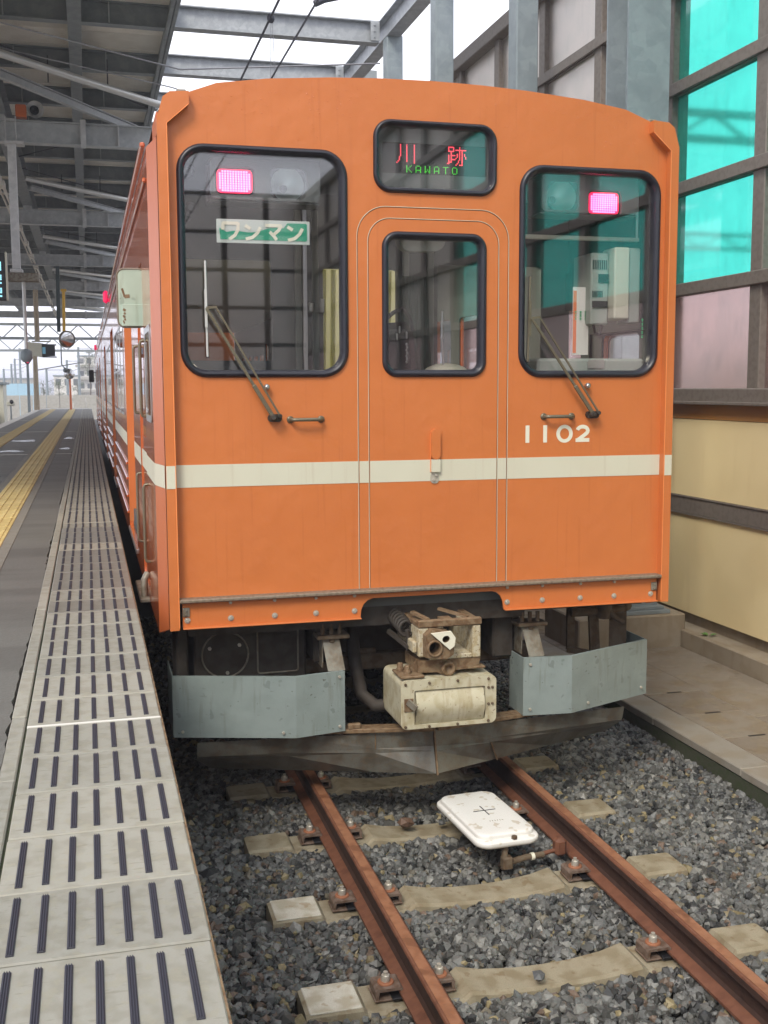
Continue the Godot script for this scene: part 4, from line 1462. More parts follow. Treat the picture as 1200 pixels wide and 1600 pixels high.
	# white ground coil between the rails
	var g := thing("ground_coil", "white rounded train detection plate with a black cross between the rails", "ground coil", Vector3(0.16, 0.0, 0.35))
	var turn := Basis(Vector3.UP, 0.06)
	m = MB.new()
	m.xf = Transform3D(turn * Basis(Vector3(1, 0, 0), -PI / 2), Vector3.ZERO)
	var lp := []
	for q in [[0.02, -0.045], [0.004, -0.038], [0.0, -0.028], [0.0, -0.016], [0.004, -0.01], [0.02, -0.006]]:
		lp.append(to3(rrect(-0.165 + q[0], -0.31 + q[0], 0.165 - q[0], 0.31 - q[0], 0.07, 8), q[1]))
	m.loft(lp, true, false, true)
	part(g, "base_tray", m, M.coil)
	m = MB.new()
	m.xf = Transform3D(turn * Basis(Vector3(1, 0, 0), -PI / 2), Vector3(0, 0, -0.012))
	lp = []
	for q in [[0.0, -0.008], [0.0, 0.006], [0.004, 0.013], [0.014, 0.017], [0.05, 0.018]]:
		lp.append(to3(rrect(-0.15 + q[0], -0.285 + q[0], 0.15 - q[0], 0.275 - q[0], 0.06, 8), q[1]))
	m.loft(lp, true, false, true)
	part(g, "lid", m, M.coil)
	m = MB.new()
	m.box(Vector3(0, 0.0185, -0.02), Vector3(0.005, 0.002, 0.12), 0, turn)
	m.box(Vector3(0, 0.0188, -0.02), Vector3(0.12, 0.002, 0.005), 0, turn)
	part(g, "cross_mark", m, M.black)
	m = MB.new()
	for i in 6:
		m.box(Vector3(-0.02 + i * 0.013, 0.0183, 0.115), Vector3(0.003, 0.0015, 0.012), 0, Basis(Vector3.UP, 0.3 * (i % 3) - 0.2))
	part(g, "worn_lettering", m, M.sleeper)
	for s in [-0.298, 0.293]:
		m = MB.new()
		m.hex(turn * Vector3(0.02, -0.006, s), 0.015, 0.014)
		part(g, "fixing_bolt", m, M.under_brown)
	m = MB.new()
	m.tube([Vector3(0.0, -0.05, 0.27), Vector3(-0.01, -0.1, 0.285), Vector3(0.0, -0.125, 0.29), Vector3(0.1, -0.115, 0.275), Vector3(0.2, -0.115, 0.265)], 0.016, 8)
	m.box(Vector3(0.0, -0.12, 0.29), Vector3(0.05, 0.06, 0.05), 0.006)
	part(g, "cable", m, M.under_brown)
	m = MB.new()
	m.tube([Vector3(0.13, -0.115, 0.272), Vector3(0.147, -0.115, 0.2705)], 0.0185, 10)
	part(g, "cable_band", m, M.letter)
	m = MB.new()
	m.tube([Vector3(0.147, -0.115, 0.2705), Vector3(0.27, -0.105, 0.255)], 0.011, 8)
	m.box(Vector3(0.29, -0.09, 0.25), Vector3(0.06, 0.09, 0.06), 0.015)
	part(g, "cable_tail", m, M.rust)

# ---------------------------------------------------------------- the train
const ROOF := [[-1.2, 3.515], [-1.06, 3.567], [-0.82, 3.602], [-0.51, 3.627], [-0.26, 3.639], [0.0, 3.643], [0.26, 3.639], [0.51, 3.627], [0.82, 3.602], [1.06, 3.567], [1.2, 3.515]]

func build_train() -> void:
	var t := thing("railcar", "orange railcar with cream stripe, number 1102 and red tail lamps on its flat front", "train")
	car_body(t, 0.0)
	car_front(t)
	front_fittings(t)
	cab(t)
	underframe(t)
	var t2 := thing("railcar", "second orange railcar coupled behind the front car, seen along the platform", "train", Vector3(0, 0, -18.5))
	car_body(t2, 1.0)
	var m := MB.new()
	m.span(Vector3(-1.38, 0.95, -18.2), Vector3(1.38, 3.5, -18.12), 0.02)
	m.span(Vector3(-1.38, 0.95, -0.1), Vector3(1.38, 3.5, -0.06), 0.02)
	part(t2, "end_panel", m, M.orange)
	m = MB.new()
	m.span(Vector3(-1.62, 2.35, -18.0), Vector3(-1.44, 2.8, -17.94), 0.03)
	m.bar(Vector3(-1.38, 2.7, -17.97), Vector3(-1.5, 2.7, -17.97), 0.03, 0.03)
	part(t2, "mirror", m, M.black)

func side_xf(s: float) -> Transform3D:
	return Transform3D(Basis(Vector3(0, 0, -1), Vector3(0, 1, 0), Vector3(s, 0, 0)), Vector3(s * 1.385, 0, 0))

func car_body(t: Node3D, rear: float) -> void:
	var u0 := 0.26 if rear < 0.5 else 0.1
	var doors := [[2.72, 4.2], [8.25, 9.7], [13.7, 15.15]]
	var wins := [[4.62, 5.5], [5.6, 6.48], [6.58, 7.46], [7.56, 8.0], [9.95, 10.83], [10.93, 11.8], [11.9, 12.78], [12.88, 13.4], [15.4, 16.2], [16.3, 17.1]]
	for s in [-1.0, 1.0]:
		var X := side_xf(s)
		var holes := []
		for w in wins:
			holes.append(rrect(w[0], 1.9, w[1], 2.72, 0.05, 4))
		for d in doors:
			holes.append(rrect(d[0], 0.98, d[1], 2.86, 0.04, 3))
		if rear < 0.5:
			holes.append(rrect(1.02, 0.98, 1.72, 2.84, 0.03, 3))
			holes.append(rrect(0.38, 1.98, 0.86, 2.44, 0.04, 4))
		var m := MB.new()
		m.xf = X
		m.plate(poly([u0, 0.9, 18.15, 0.9, 18.15, 3.3, u0, 3.3]), holes, -0.03, 0.0)
		m.quad(Vector3(0.03, 3.3, -0.034), Vector3(18.15, 3.3, 0.0), Vector3(18.15, 3.42, -0.045), Vector3(0.03, 3.42, -0.06), Vector3(0, 1, 1))
		part(t, "body_side", m, M.orange_side_shaded)
		if rear < 0.5:   # panel tapering in to the front corner
			m = MB.new()
			m.xf = X
			m.quad(Vector3(u0, 0.9, 0), Vector3(u0, 3.3, 0), Vector3(0.03, 3.3, -0.035), Vector3(0.03, 0.962, -0.035), Vector3(0, 0, 1))
			m.span(Vector3(0.08, 3.2, -0.09), Vector3(0.4, 3.435, -0.04), 0.01)
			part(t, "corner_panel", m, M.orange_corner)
		m = MB.new()
		m.xf = X
		m.plate(poly([0.3, 1.0, 18.1, 1.0, 18.1, 3.3, 0.3, 3.3]), holes, -0.046, -0.032)
		part(t, "inner_lining", m, M.cab_mid)
		# cream band in the pieces between the doors
		m = MB.new()
		m.xf = X
		var u := u0
		var spans: Array = [[1.02, 1.72]] if rear < 0.5 else []
		spans.append_array(doors)
		for d in spans + [[18.15, 18.15]]:
			m.quad(Vector3(u, 1.655, 0.002), Vector3(u, 1.765, 0.002), Vector3(d[0], 1.765, 0.002), Vector3(d[0], 1.655, 0.002), Vector3(0, 0, 1))
			u = d[1]
		if rear < 0.5:
			m.quad(Vector3(u0, 1.655, 0.002), Vector3(u0, 1.765, 0.002), Vector3(0.031, 1.765, -0.033), Vector3(0.031, 1.655, -0.033), Vector3(0, 0, 1))
		part(t, "side_band", m, M.cream)
		# corrugation beads below the windows and rain gutters above
		for yy in [1.5, 1.37, 1.22, 1.08]:
			m = MB.new()
			m.xf = X
			for d in [[4.3, 8.1], [9.85, 13.55], [15.3, 17.8]]:
				m.span(Vector3(d[0], yy - 0.012, -0.001), Vector3(d[1], yy + 0.012, 0.014), 0.006)
			part(t, "side_bead", m, M.orange_side_shaded)
		for g in [[3.33, 0.025], [3.16, 0.018]]:
			m = MB.new()
			m.xf = X
			m.span(Vector3(0.35, g[0] - 0.012, 0.0), Vector3(18.1, g[0] + 0.012, g[1]), 0.006)
			part(t, "rain_gutter", m, M.orange_side_shaded)
		# doors
		for d in doors:
			m = MB.new()
			m.xf = X
			var mid: float = (d[0] + d[1]) / 2
			m.plate(rrect(d[0] - 0.02, 0.99, d[1] + 0.02, 2.88, 0.02, 2), [rrect(d[0] + 0.12, 1.75, mid - 0.1, 2.7, 0.05, 4), rrect(mid + 0.1, 1.75, d[1] - 0.12, 2.7, 0.05, 4)], -0.095, -0.07)
			var o := part(t, "side_door", m, M.orange_side_shaded)
			m = MB.new()
			m.xf = X
			m.plate(rrect(d[0] - 0.02, 0.99, d[1] + 0.02, 2.88, 0.02, 2), [rrect(d[0] + 0.12, 1.75, mid - 0.1, 2.7, 0.05, 4), rrect(mid + 0.1, 1.75, d[1] - 0.12, 2.7, 0.05, 4)], -0.112, -0.102)
			part(o, "door_lining", m, M.cab_mid)
			m = MB.new()
			m.xf = X
			m.span(Vector3(d[0] + 0.1, 1.7, -0.088), Vector3(d[1] - 0.1, 2.74, -0.08))
			part(o, "door_glass", m, M.glass)
			m = MB.new()
			m.xf = X
			m.quad(Vector3(d[1] + 0.002, 1.655, -0.069), Vector3(d[1] + 0.002, 1.765, -0.069), Vector3(d[0] - 0.002, 1.765, -0.069), Vector3(d[0] - 0.002, 1.655, -0.069), Vector3(0, 0, 1))
			part(o, "door_band", m, M.cream)
			m = MB.new()
			m.xf = X
			m.span(Vector3(mid - 0.006, 1.0, -0.071), Vector3(mid + 0.006, 2.86, -0.064))
			part(o, "door_seal", m, M.rubber)
			m = MB.new()
			m.xf = X
			m.quad(Vector3(d[1] - 0.001, 0.98, -0.07), Vector3(d[1] - 0.001, 0.98, 0.0), Vector3(d[1] - 0.001, 2.86, 0.0), Vector3(d[1] - 0.001, 2.86, -0.07), Vector3(-1, 0, 0))
			part(o, "door_jamb", m, M.orange)
			m = MB.new()
			m.xf = X
			m.span(Vector3(d[0], 0.945, -0.07), Vector3(d[1], 0.978, 0.012), 0.004)
			part(o, "door_sill", m, M.steel)
		# windows
		for w in wins:
			m = MB.new()
			m.xf = X
			m.span(Vector3(w[0] + 0.004, 1.904, -0.006), Vector3(w[1] - 0.004, 2.716, 0.001))
			var o := part(t, "side_window", m, M.glass)
			m = MB.new()
			m.xf = X
			m.plate(rrect(w[0], 1.9, w[1], 2.72, 0.05, 4), [rrect(w[0] + 0.02, 1.92, w[1] - 0.02, 2.70, 0.04, 4)], 0.0015, 0.004)
			m.span(Vector3(w[0] + 0.02, 2.3, 0.0015), Vector3(w[1] - 0.02, 2.32, 0.0035))
			part(o, "window_frame", m, M.steel)
		if rear < 0.5:
			m = MB.new()
			m.xf = X
			m.span(Vector3(0.384, 1.984, -0.006), Vector3(0.856, 2.436, 0.001))
			var o := part(t, "cab_side_window", m, M.glass)
			m = MB.new()
			m.xf = X
			m.plate(rrect(0.36, 1.96, 0.88, 2.46, 0.05, 4), [rrect(0.395, 1.995, 0.845, 2.425, 0.04, 4)], 0.0015, 0.004)
			part(o, "window_frame", m, M.steel)
			m = MB.new()
			m.xf = X
			m.plate(rrect(1.022, 0.99, 1.718, 2.838, 0.02, 2), [rrect(1.12, 1.85, 1.62, 2.62, 0.05, 4)], -0.032, -0.008)
			o = part(t, "crew_door", m, M.orange_side_shaded)
			m = MB.new()
			m.xf = X
			m.plate(rrect(1.0, 0.99, 1.74, 2.86, 0.02, 2), [rrect(1.12, 1.85, 1.62, 2.62, 0.05, 4)], -0.06, -0.05)
			part(o, "door_lining", m, M.cab_mid)
			m = MB.new()
			m.xf = X
			m.span(Vector3(1.124, 1.854, -0.016), Vector3(1.616, 2.616, -0.009))
			part(o, "door_glass", m, M.glass)
			m = MB.new()
			m.xf = X
			m.quad(Vector3(1.022, 1.655, -0.006), Vector3(1.022, 1.765, -0.006), Vector3(1.718, 1.765, -0.006), Vector3(1.718, 1.655, -0.006), Vector3(0, 0, 1))
			part(o, "door_band", m, M.cream)
			m = MB.new()
			m.xf = X
			m.span(Vector3(1.06, 1.5, -0.033), Vector3(1.16, 1.56, -0.005), 0.01)
			part(o, "handle", m, M.steel)
			for hu in [0.95, 1.82]:
				for hy in [[1.98, 2.40], [1.16, 1.6]]:
					m = MB.new()
					m.xf = X
					m.tube([Vector3(hu, hy[0], 0.0), Vector3(hu, hy[0] + 0.004, 0.02), Vector3(hu, hy[0] + 0.02, 0.026), Vector3(hu, hy[1] - 0.02, 0.026), Vector3(hu, hy[1] - 0.004, 0.02), Vector3(hu, hy[1], 0.0)], 0.009, 8)
					part(t, "grab_rail", m, M.brass)
			m = MB.new()
			m.xf = X
			m.span(Vector3(1.05, 0.905, 0.0), Vector3(1.7, 0.93, 0.06), 0.005)
			m.tube([Vector3(1.12, 0.93, 0.03), Vector3(1.12, 1.03, 0.03), Vector3(1.15, 1.06, 0.01)], 0.02, 8)
			part(t, "cab_step", m, M.arm)
		# side lamp
		m = MB.new()
		m.xf = X
		m.box(Vector3(9.95 if rear < 0.5 else 10.3, 3.34, 0.035), Vector3(0.13, 0.16, 0.07), 0.025)
		part(t, "side_lamp", m, M.red_glow)
	# roof
	var m := MB.new()
	var loops := []
	for e in [[-0.075, 0.004], [-0.10, 0.012], [-18.15, 0.012]]:
		var l := PackedVector3Array()
		var pr: Array = [[-1.34, 3.42], [-1.30, 3.475]] + ROOF + [[1.30, 3.475], [1.34, 3.42]]
		for p in pr:
			l.append(Vector3(p[0], p[1] + e[1], e[0] if rear < 0.5 else minf(e[0], -0.1)))
		loops.append(l)
	m.loft(loops, false, true)
	part(t, "roof", m, M.roof)
	for k in 3:
		m = MB.new()
		m.box(Vector3(0, 3.78, -4.5 - k * 4.6), Vector3(1.5, 0.26, 2.4), 0.06)
		part(t, "roof_unit", m, M.roof)
	# floor, ceiling, seats, added lights of the saloon
	m = MB.new()
	m.span(Vector3(-1.35, 1.0, -18.1), Vector3(1.35, 1.12, -0.12))
	part(t, "floor", m, M.cab_mid)
	m = MB.new()
	m.span(Vector3(-1.32, 3.28, -18.1), Vector3(1.32, 3.31, -1.42))
	part(t, "ceiling", m, M.beige)
	for s in [-1.0, 1.0]:
		for r in [[4.6, 8.0], [10.0, 13.4]]:
			m = MB.new()
			m.span(Vector3(s * 0.85, 1.14, -r[1]), Vector3(s * 1.3, 1.55, -r[0]), 0.03)
			m.span(Vector3(s * 1.2, 1.56, -r[1]), Vector3(s * 1.33, 1.88, -r[0]), 0.03)
			part(t, "seat", m, M.curtain)
	if rear < 0.5:
		m = MB.new()
		m.span(Vector3(-0.1, 3.235, -3.6), Vector3(0.1, 3.262, -2.0), 0.004)
		part(t, "added_ceiling_tube", m, M.tube)  # unseen tube, added with the area light to brighten the yellow curtain
		var al := AreaLight3D.new()
		al.name = "added_saloon_light"
		al.area_size = Vector2(0.2, 1.6)
		al.light_energy = 4.0
		al.light_color = Color(1.0, 0.96, 0.85)
		al.area_range = 20.0
		al.shadow_enabled = true
		t.add_child(al)
		al.transform = Transform3D(Basis(Vector3(1, 0, 0), -PI / 2), Vector3(0, 3.225, -2.8))
	# running gear
	for bz in [-2.9, -15.2]:
		m = MB.new()
		for s in [-1.0, 1.0]:
			m.span(Vector3(s * 0.9, 0.42, bz - 1.55), Vector3(s * 1.05, 0.62, bz + 1.55), 0.03)
		m.span(Vector3(-0.9, 0.45, bz - 0.25), Vector3(0.9, 0.75, bz + 0.25), 0.04)
		var o := part(t, "bogie_frame", m, M.under)
		for dz in [-1.05, 1.05]:
			m = MB.new()
			m.tube([Vector3(-0.95, 0.43, bz + dz), Vector3(0.95, 0.43, bz + dz)], 0.07, 12)
			part(o, "axle", m, M.under)
			for s in [-1.0, 1.0]:
				m = MB.new()
				var prof := [Vector2(0.1, -0.06), Vector2(0.35, -0.06), Vector2(0.43, -0.065), Vector2(0.43, 0.04), Vector2(0.455, 0.055), Vector2(0.455, 0.075), Vector2(0.36, 0.07), Vector2(0.1, 0.05)]
				m.lathe(prof, 32, Transform3D(Basis(Vector3(0, 0, 1), s * PI / 2), Vector3(s * 0.59, 0.435, bz + dz)))
				part(o, "wheel", m, M.rust_and_shade)
	m = MB.new()
	m.span(Vector3(-1.2, 0.45, -12.5), Vector3(-0.3, 0.95, -5.5), 0.04)
	m.span(Vector3(0.3, 0.45, -12.5), Vector3(1.2, 0.95, -5.5), 0.04)
	part(t, "underfloor_equipment", m, M.under)

const WL := [-1.257, 2.19, -0.437, 3.282, 0.125]
const WR := [0.475, 2.186, 1.268, 3.262, 0.125]
const WD := [-0.256, 2.19, 0.290, 2.905, 0.075]
const WS := [-0.298, 3.098, 0.343, 3.445, 0.085]

func rr(w: Array, o := 0.0) -> PackedVector2Array:
	return rrect(w[0] + o, w[1] + o, w[2] - o, w[3] - o, maxf(w[4] - o, 0.01), 8)

func car_front(t: Node3D) -> void:
	# main panel
	var p := PackedVector2Array([Vector2(-1.302, 1.105), Vector2(1.302, 1.105), Vector2(1.302, 3.46)])
	for i in range(ROOF.size() - 1, -1, -1):
		p.append(Vector2(ROOF[i][0], ROOF[i][1]))
	p.append(Vector2(-1.302, 3.46))
	var d_out := rrect(-0.387, 0.9, 0.415, 3.028, 0.15, 10)
	var d_in := rrect(-0.332, 0.9, 0.361, 2.972, 0.115, 10)
	var bottom := poly([-3, 1.105, 3, 1.105, 3, 5, -3, 5])
	d_out = Geometry2D.intersect_polygons(d_out, bottom)[0]
	d_in = Geometry2D.intersect_polygons(d_in, bottom)[0]
	var m := MB.new()
	m.plate(p, [rr(WL, 0.004), rr(WR, 0.004), rr(WS, 0.004), d_out], -0.085, -0.05)
	part(t, "front_panel", m, M.orange)
	# door surround and door, each behind a thin gap
	var so := Geometry2D.intersect_polygons(rrect(-0.3825, 0.9, 0.4105, 3.0235, 0.146, 10), bottom)[0] as PackedVector2Array
	m = MB.new()
	m.plate(so, [d_in], -0.083, -0.0505)
	part(t, "door_surround", m, M.orange)
	var di := Geometry2D.intersect_polygons(rrect(-0.3275, 0.9, 0.3565, 2.9675, 0.111, 10), bottom)[0] as PackedVector2Array
	m = MB.new()
	m.plate(di, [rr(WD, 0.004)], -0.083, -0.0495)
	var door := part(t, "front_door", m, M.orange)
	m = MB.new()
	m.plate(rrect(-0.41, 1.1, 0.44, 3.05, 0.1, 4), [rr(WD, 0.02)], -0.1, -0.088)
	part(door, "door_backing", m, M.gap)
	# highlights beside the gaps, put in as pale beads
	for q in [[-0.387, 0.415, 3.028, 0.15], [-0.332, 0.361, 2.972, 0.115]]:
		m = MB.new()
		var path := []
		path.append(Vector3(q[0], 1.11, -0.0495))
		for i in 11:
			var a := PI - PI / 2 * i / 10.0
			path.append(Vector3(q[0] + q[3] + cos(a) * q[3], q[2] - q[3] + sin(a) * q[3], -0.0495))
		for i in 11:
			var a := PI / 2 - PI / 2 * i / 10.0
			path.append(Vector3(q[1] - q[3] + cos(a) * q[3], q[2] - q[3] + sin(a) * q[3], -0.0495))
		path.append(Vector3(q[1], 1.11, -0.0495))
		m.tube(path, 0.0016, 5)
		part(door, "door_highlight", m, M.cream)
	# corner pillars
	for s in [-1.0, 1.0]:
		var c := PackedVector2Array()
		for q in [[1.347, 0.958], [1.301, 0.96], [1.301, 3.362], [1.197, 3.452], [1.197, 3.51], [1.285, 3.503], [1.318, 3.478], [1.347, 3.38]]:
			c.append(Vector2(q[0] * s, q[1]))
		m = MB.new()
		m.plate(c, [], -0.10, 0.0)
		var o := part(t, "corner_pillar", m, M.orange)
		m = MB.new()
		m.span(Vector3(s * 1.302, 1.655, 0.0), Vector3(s * 1.3465, 1.765, 0.0018))
		part(o, "pillar_band", m, M.cream)
		m = MB.new()
		m.tube([Vector3(s * 1.302, 0.97, 0.0), Vector3(s * 1.302, 3.36, 0.0), Vector3(s * 1.199, 3.45, 0.0)], 0.0028, 6)
		part(o, "pillar_highlight", m, M.orange_edge)  # highlight on the pillar edge, put in as a lighter orange line
	# small drain ends above the pillars
	for s in [-1.0, 1.0]:
		m = MB.new()
		m.box(Vector3(s * 1.225, 3.515, -0.09), Vector3(0.05, 0.035, 0.06), 0.008)
		part(t, "gutter_end", m, M.arm)
	# cream band across the front
	m = MB.new()
	for q in [[-1.300, -0.3885], [-0.3815, -0.3335], [-0.3265, 0.3555], [0.3625, 0.4095], [0.4165, 1.300]]:
		m.span(Vector3(q[0], 1.655, -0.0505), Vector3(q[1], 1.765, -0.0482))
	part(t, "front_band", m, M.cream)
	# ledge and skirt
	m = MB.new()
	m.span(Vector3(-1.299, 1.093, -0.06), Vector3(1.299, 1.112, 0.014), 0.005)
	part(t, "ledge", m, M.ledge)
	m = MB.new()
	var sk := poly([-1.285, 0.967, -0.388, 0.967, -0.385, 1.005, -0.372, 1.035, -0.35, 1.055, -0.32, 1.064, 0.325, 1.066, 0.352, 1.058, 0.373, 1.038, 0.386, 1.008, 0.392, 0.967, 1.285, 0.967, 1.285, 1.091, -1.285, 1.091])
	m.plate(sk, [], -0.035, -0.022)
	for q in [[-1.285, -0.388], [0.392, 1.285]]:
		m.span(Vector3(q[0], 0.962, -0.03), Vector3(q[1], 0.968, 0.006), 0.002)
	part(t, "front_skirt", m, M.orange)
	for x in [-1.262, -1.05, -0.83, -0.62, -0.42, 0.41, 0.61, 0.83, 1.03, 1.25]:
		m = MB.new()
		m.hex(Vector3(x, 1.003, -0.022), 0.0105, 0.009, Basis(Vector3(1, 0, 0), PI / 2))
		m.lathe([Vector2(0.015, 0.0), Vector2(0.015, 0.002)], 12, Transform3D(Basis(Vector3(1, 0, 0), PI / 2), Vector3(x, 1.003, -0.022)))
		part(t, "skirt_bolt", m, M.bolt)
	for x in [-1.05, -0.83, -0.62, -0.42, 0.41, 0.61, 0.83, 1.03]:
		m = MB.new()
		m.hex(Vector3(x, 1.082, -0.022), 0.009, 0.008, Basis(Vector3(1, 0, 0), PI / 2))
		part(t, "upper_skirt_bolt", m, M.bolt)
	for s in [-1.0, 1.0]:
		m = MB.new()
		m.box(Vector3(s * 1.268, 1.045, -0.018), Vector3(0.034, 0.045, 0.008), 0.002)
		for y in [1.033, 1.057]:
			m.hex(Vector3(s * 1.268, y, -0.014), 0.006, 0.006, Basis(Vector3(1, 0, 0), PI / 2))
		part(t, "skirt_hinge", m, M.arm)
	# windows: glass and rubber gaskets
	var prof := [[-0.004, -0.052], [-0.003, -0.043], [0.004, -0.034], [0.012, -0.030], [0.019, -0.033], [0.025, -0.039], [0.030, -0.046], [0.033, -0.058], [0.034, -0.09]]
	for w in [[WL, "left_front_window"], [WR, "right_front_window"], [WD, "door_window"], [WS, "destination_window"]]:
		m = MB.new()
		m.plate(rr(w[0], 0.02), [], -0.068, -0.062)
		m.plate(rr(w[0], 0.02), [], -0.082, -0.076)  # second pane, added to strengthen the reflection
		var o := part(t, w[1], m, M.glass)
		m = MB.new()
		gasket(m, w[0][0], w[0][1], w[0][2], w[0][3], w[0][4], prof if w[0] != WS else prof.map(func(q): return [q[0] * 0.8, q[1]]))
		part(o, "gasket", m, M.rubber)
	# rain drops on the brow
	var mm := MB.new()
	for i in 520:
		var x := R.randf_range(-1.15, 1.15)
		var y := 3.6 - absf(R.randfn(0, 0.22)) - 0.03 * x * x
		var inside := false
		for w in [WL, WR, WS, WD]:
			if x > w[0] - 0.02 and x < w[2] + 0.02 and y > w[1] - 0.02 and y < w[3] + 0.02:
				inside = true
		if not inside and y > 2.7 and y < 3.6 - 0.06 * x * x:
			var r := R.randf_range(0.0012, 0.0026)
			mm.ball(Vector3(x, y, -0.0495), Vector3(r * R.randf_range(0.8, 1.5), r, r * 0.6), 6, 4)
	part(t, "rain_drops", mm, M.drop, Vector3.ZERO, true)

func stroke(m: MB, pts: Array, w: float, z0: float, z1: float, round_end := false) -> void:
	var pl := PackedVector2Array()
	for q in pts:
		pl.append(Vector2(q[0], q[1]))
	for g in Geometry2D.offset_polyline(pl, w / 2, Geometry2D.JOIN_ROUND if round_end else Geometry2D.JOIN_MITER, Geometry2D.END_ROUND if round_end else Geometry2D.END_BUTT):
		m.plate(g, [], z0, z1, false)

func dots(m: MB, rows: Array, x0: float, y0: float, w: float, h: float, z: float, fill := 0.72) -> void:
	var nx: int = rows[0].length()
	var ny := rows.size()
	for r in ny:
		for c in nx:
			if rows[r][c] == "#":
				m.box(Vector3(x0 + (c + 0.5) * w / nx, y0 - (r + 0.5) * h / ny, z), Vector3(w / nx * fill, h / ny * fill, 0.002))

func front_fittings(t: Node3D) -> void:
	var m := MB.new()
	# car number
	var zf := -0.0488
	for x in [0.528, 0.628]:
		m = MB.new()
		stroke(m, [[x, 1.842], [x, 1.933]], 0.0215, -0.0505, zf)
		part(t, "number_one", m, M.letter)
	m = MB.new()
	var eo := PackedVector2Array()
	var ei := PackedVector2Array()
	for i in 36:
		var a := TAU * i / 36
		eo.append(Vector2(0.739 + cos(a) * 0.047, 1.8865 + sin(a) * 0.0475))
		ei.append(Vector2(0.739 + cos(a) * 0.0265, 1.8865 + sin(a) * 0.029))
	m.plate(eo, [ei], -0.0505, zf, false)
	part(t, "number_zero", m, M.letter)
	m = MB.new()
	var two := []
	for i in 12:
		var a := deg_to_rad(170.0 - 205.0 * i / 11.0)
		two.append([0.843 + cos(a) * 0.030, 1.9015 + sin(a) * 0.0215])
	two.append_array([[0.848, 1.874], [0.816, 1.853]])
	stroke(m, two, 0.020, -0.0505, zf)
	stroke(m, [[0.803, 1.8515], [0.882, 1.8515]], 0.020, -0.0505, zf + 0.0003)
	part(t, "number_two", m, M.letter)
	# wipers
	for q in [[-0.824, 1.992, -1.139, 2.515, -1.137, 2.74, -1.135, 2.285], [0.879, 1.99, 0.522, 2.486, 0.527, 2.70, 0.517, 2.263]]:
		m = MB.new()
		var e := Vector3(q[2], q[3], 0.005)
		m.bar(Vector3(q[0], q[1], 0.0), e, 0.014, 0.009, Vector3(0, 0, 1), 0.002)
		m.bar(Vector3(q[0], q[1], 0.002), Vector3(q[0], q[1], 0.002).lerp(e, 0.3), 0.02, 0.012, Vector3(0, 0, 1), 0.002)
		var o := part(t, "wiper", m, M.brass)
		m = MB.new()
		m.bar(Vector3(q[0] + 0.032, q[1] + 0.008, 0.0), e + Vector3(0.045, 0.005, 0), 0.009, 0.007, Vector3(0, 0, 1))
		m.bar(e, e + Vector3(0.05, 0.006, 0), 0.012, 0.01, Vector3(0, 0, 1))
		part(o, "second_rod", m, M.brass)
		m = MB.new()
		m.bar(Vector3(q[4], q[5], -0.03), Vector3(q[6], q[7], -0.03), 0.010, 0.012, Vector3(0, 0, 1), 0.002)
		m.bar(Vector3(q[2], q[3] + 0.09, -0.015), Vector3(q[2], q[3] - 0.09, -0.015), 0.012, 0.008, Vector3(0, 0, 1))
		part(o, "blade", m, M.pipe if q[0] < 0 else M.brass)
		m = MB.new()
		m.bar(Vector3(q[4] + 0.004, q[5] + 0.004, -0.045), Vector3(q[6] + 0.004, q[7] - 0.004, -0.045), 0.006, 0.02, Vector3(0, 0, 1))
		part(o, "blade_rubber", m, M.rubber)
		m = MB.new()
		m.xf = Transform3D(Basis(), Vector3(q[0] + 0.012, q[1] - 0.004, 0))
		m.plate(rrect(-0.034, -0.019, 0.034, 0.019, 0.018, 6), [], -0.05, -0.022)
		m.lathe([Vector2(0.016, -0.03), Vector2(0.016, 0.01), Vector2(0.011, 0.016)], 14, Transform3D(Basis(Vector3(1, 0, 0), PI / 2), Vector3(-0.012, 0.004, 0)))
		m.lathe([Vector2(0.011, -0.03), Vector2(0.011, 0.006), Vector2(0.008, 0.01)], 12, Transform3D(Basis(Vector3(1, 0, 0), PI / 2), Vector3(0.02, 0.01, 0)))
		part(o, "pivot", m, M.under)
	for x in [-0.85, 0.858]:
		m = MB.new()
		m.lathe([Vector2(0.011, 0.0), Vector2(0.011, 0.02), Vector2(0.016, 0.022), Vector2(0.014, 0.034), Vector2(0.006, 0.038)], 12, Transform3D(Basis(Vector3(1, 0, 0), PI / 2), Vector3(x, 2.139, -0.05)))
		part(t, "washer_nozzle", m, M.steel)
	for q in [[-0.733, -0.578], [0.618, 0.776]]:
		m = MB.new()
		m.tube([Vector3(q[0], 1.979, -0.05), Vector3(q[0] + 0.002, 1.979, -0.02), Vector3(q[0] + 0.02, 1.979, -0.006), Vector3(q[1] - 0.02, 1.979, -0.006), Vector3(q[1] - 0.002, 1.979, -0.02), Vector3(q[1], 1.979, -0.05)], 0.0095, 10)
		for x in q:
			m.lathe([Vector2(0.018, 0.0), Vector2(0.018, 0.006), Vector2(0.012, 0.009)], 12, Transform3D(Basis(Vector3(1, 0, 0), PI / 2), Vector3(x, 1.979, -0.05)))
		part(t, "grab_handle", m, M.brass)
	# latch on the front door
	m = MB.new()
	m.plate(rrect(-0.005, 1.766, 0.043, 1.922, 0.023, 6), [], -0.05, -0.030)
	var o := part(t, "door_latch", m, M.orange)
	m = MB.new()
	m.plate(rrect(-0.005, 1.702, 0.043, 1.766, 0.002, 2), [], -0.05, -0.031)
	part(o, "latch_band", m, M.cream)
	m = MB.new()
	m.plate(rrect(-0.006, 1.642, 0.038, 1.70, 0.018, 5), [], -0.05, -0.044)
	for q in [[0.022, 1.685], [0.01, 1.66]]:
		m.hex(Vector3(q[0], q[1], -0.044), 0.008, 0.008, Basis(Vector3(1, 0, 0), PI / 2))
	part(o, "latch_keeper", m, M.bolt)
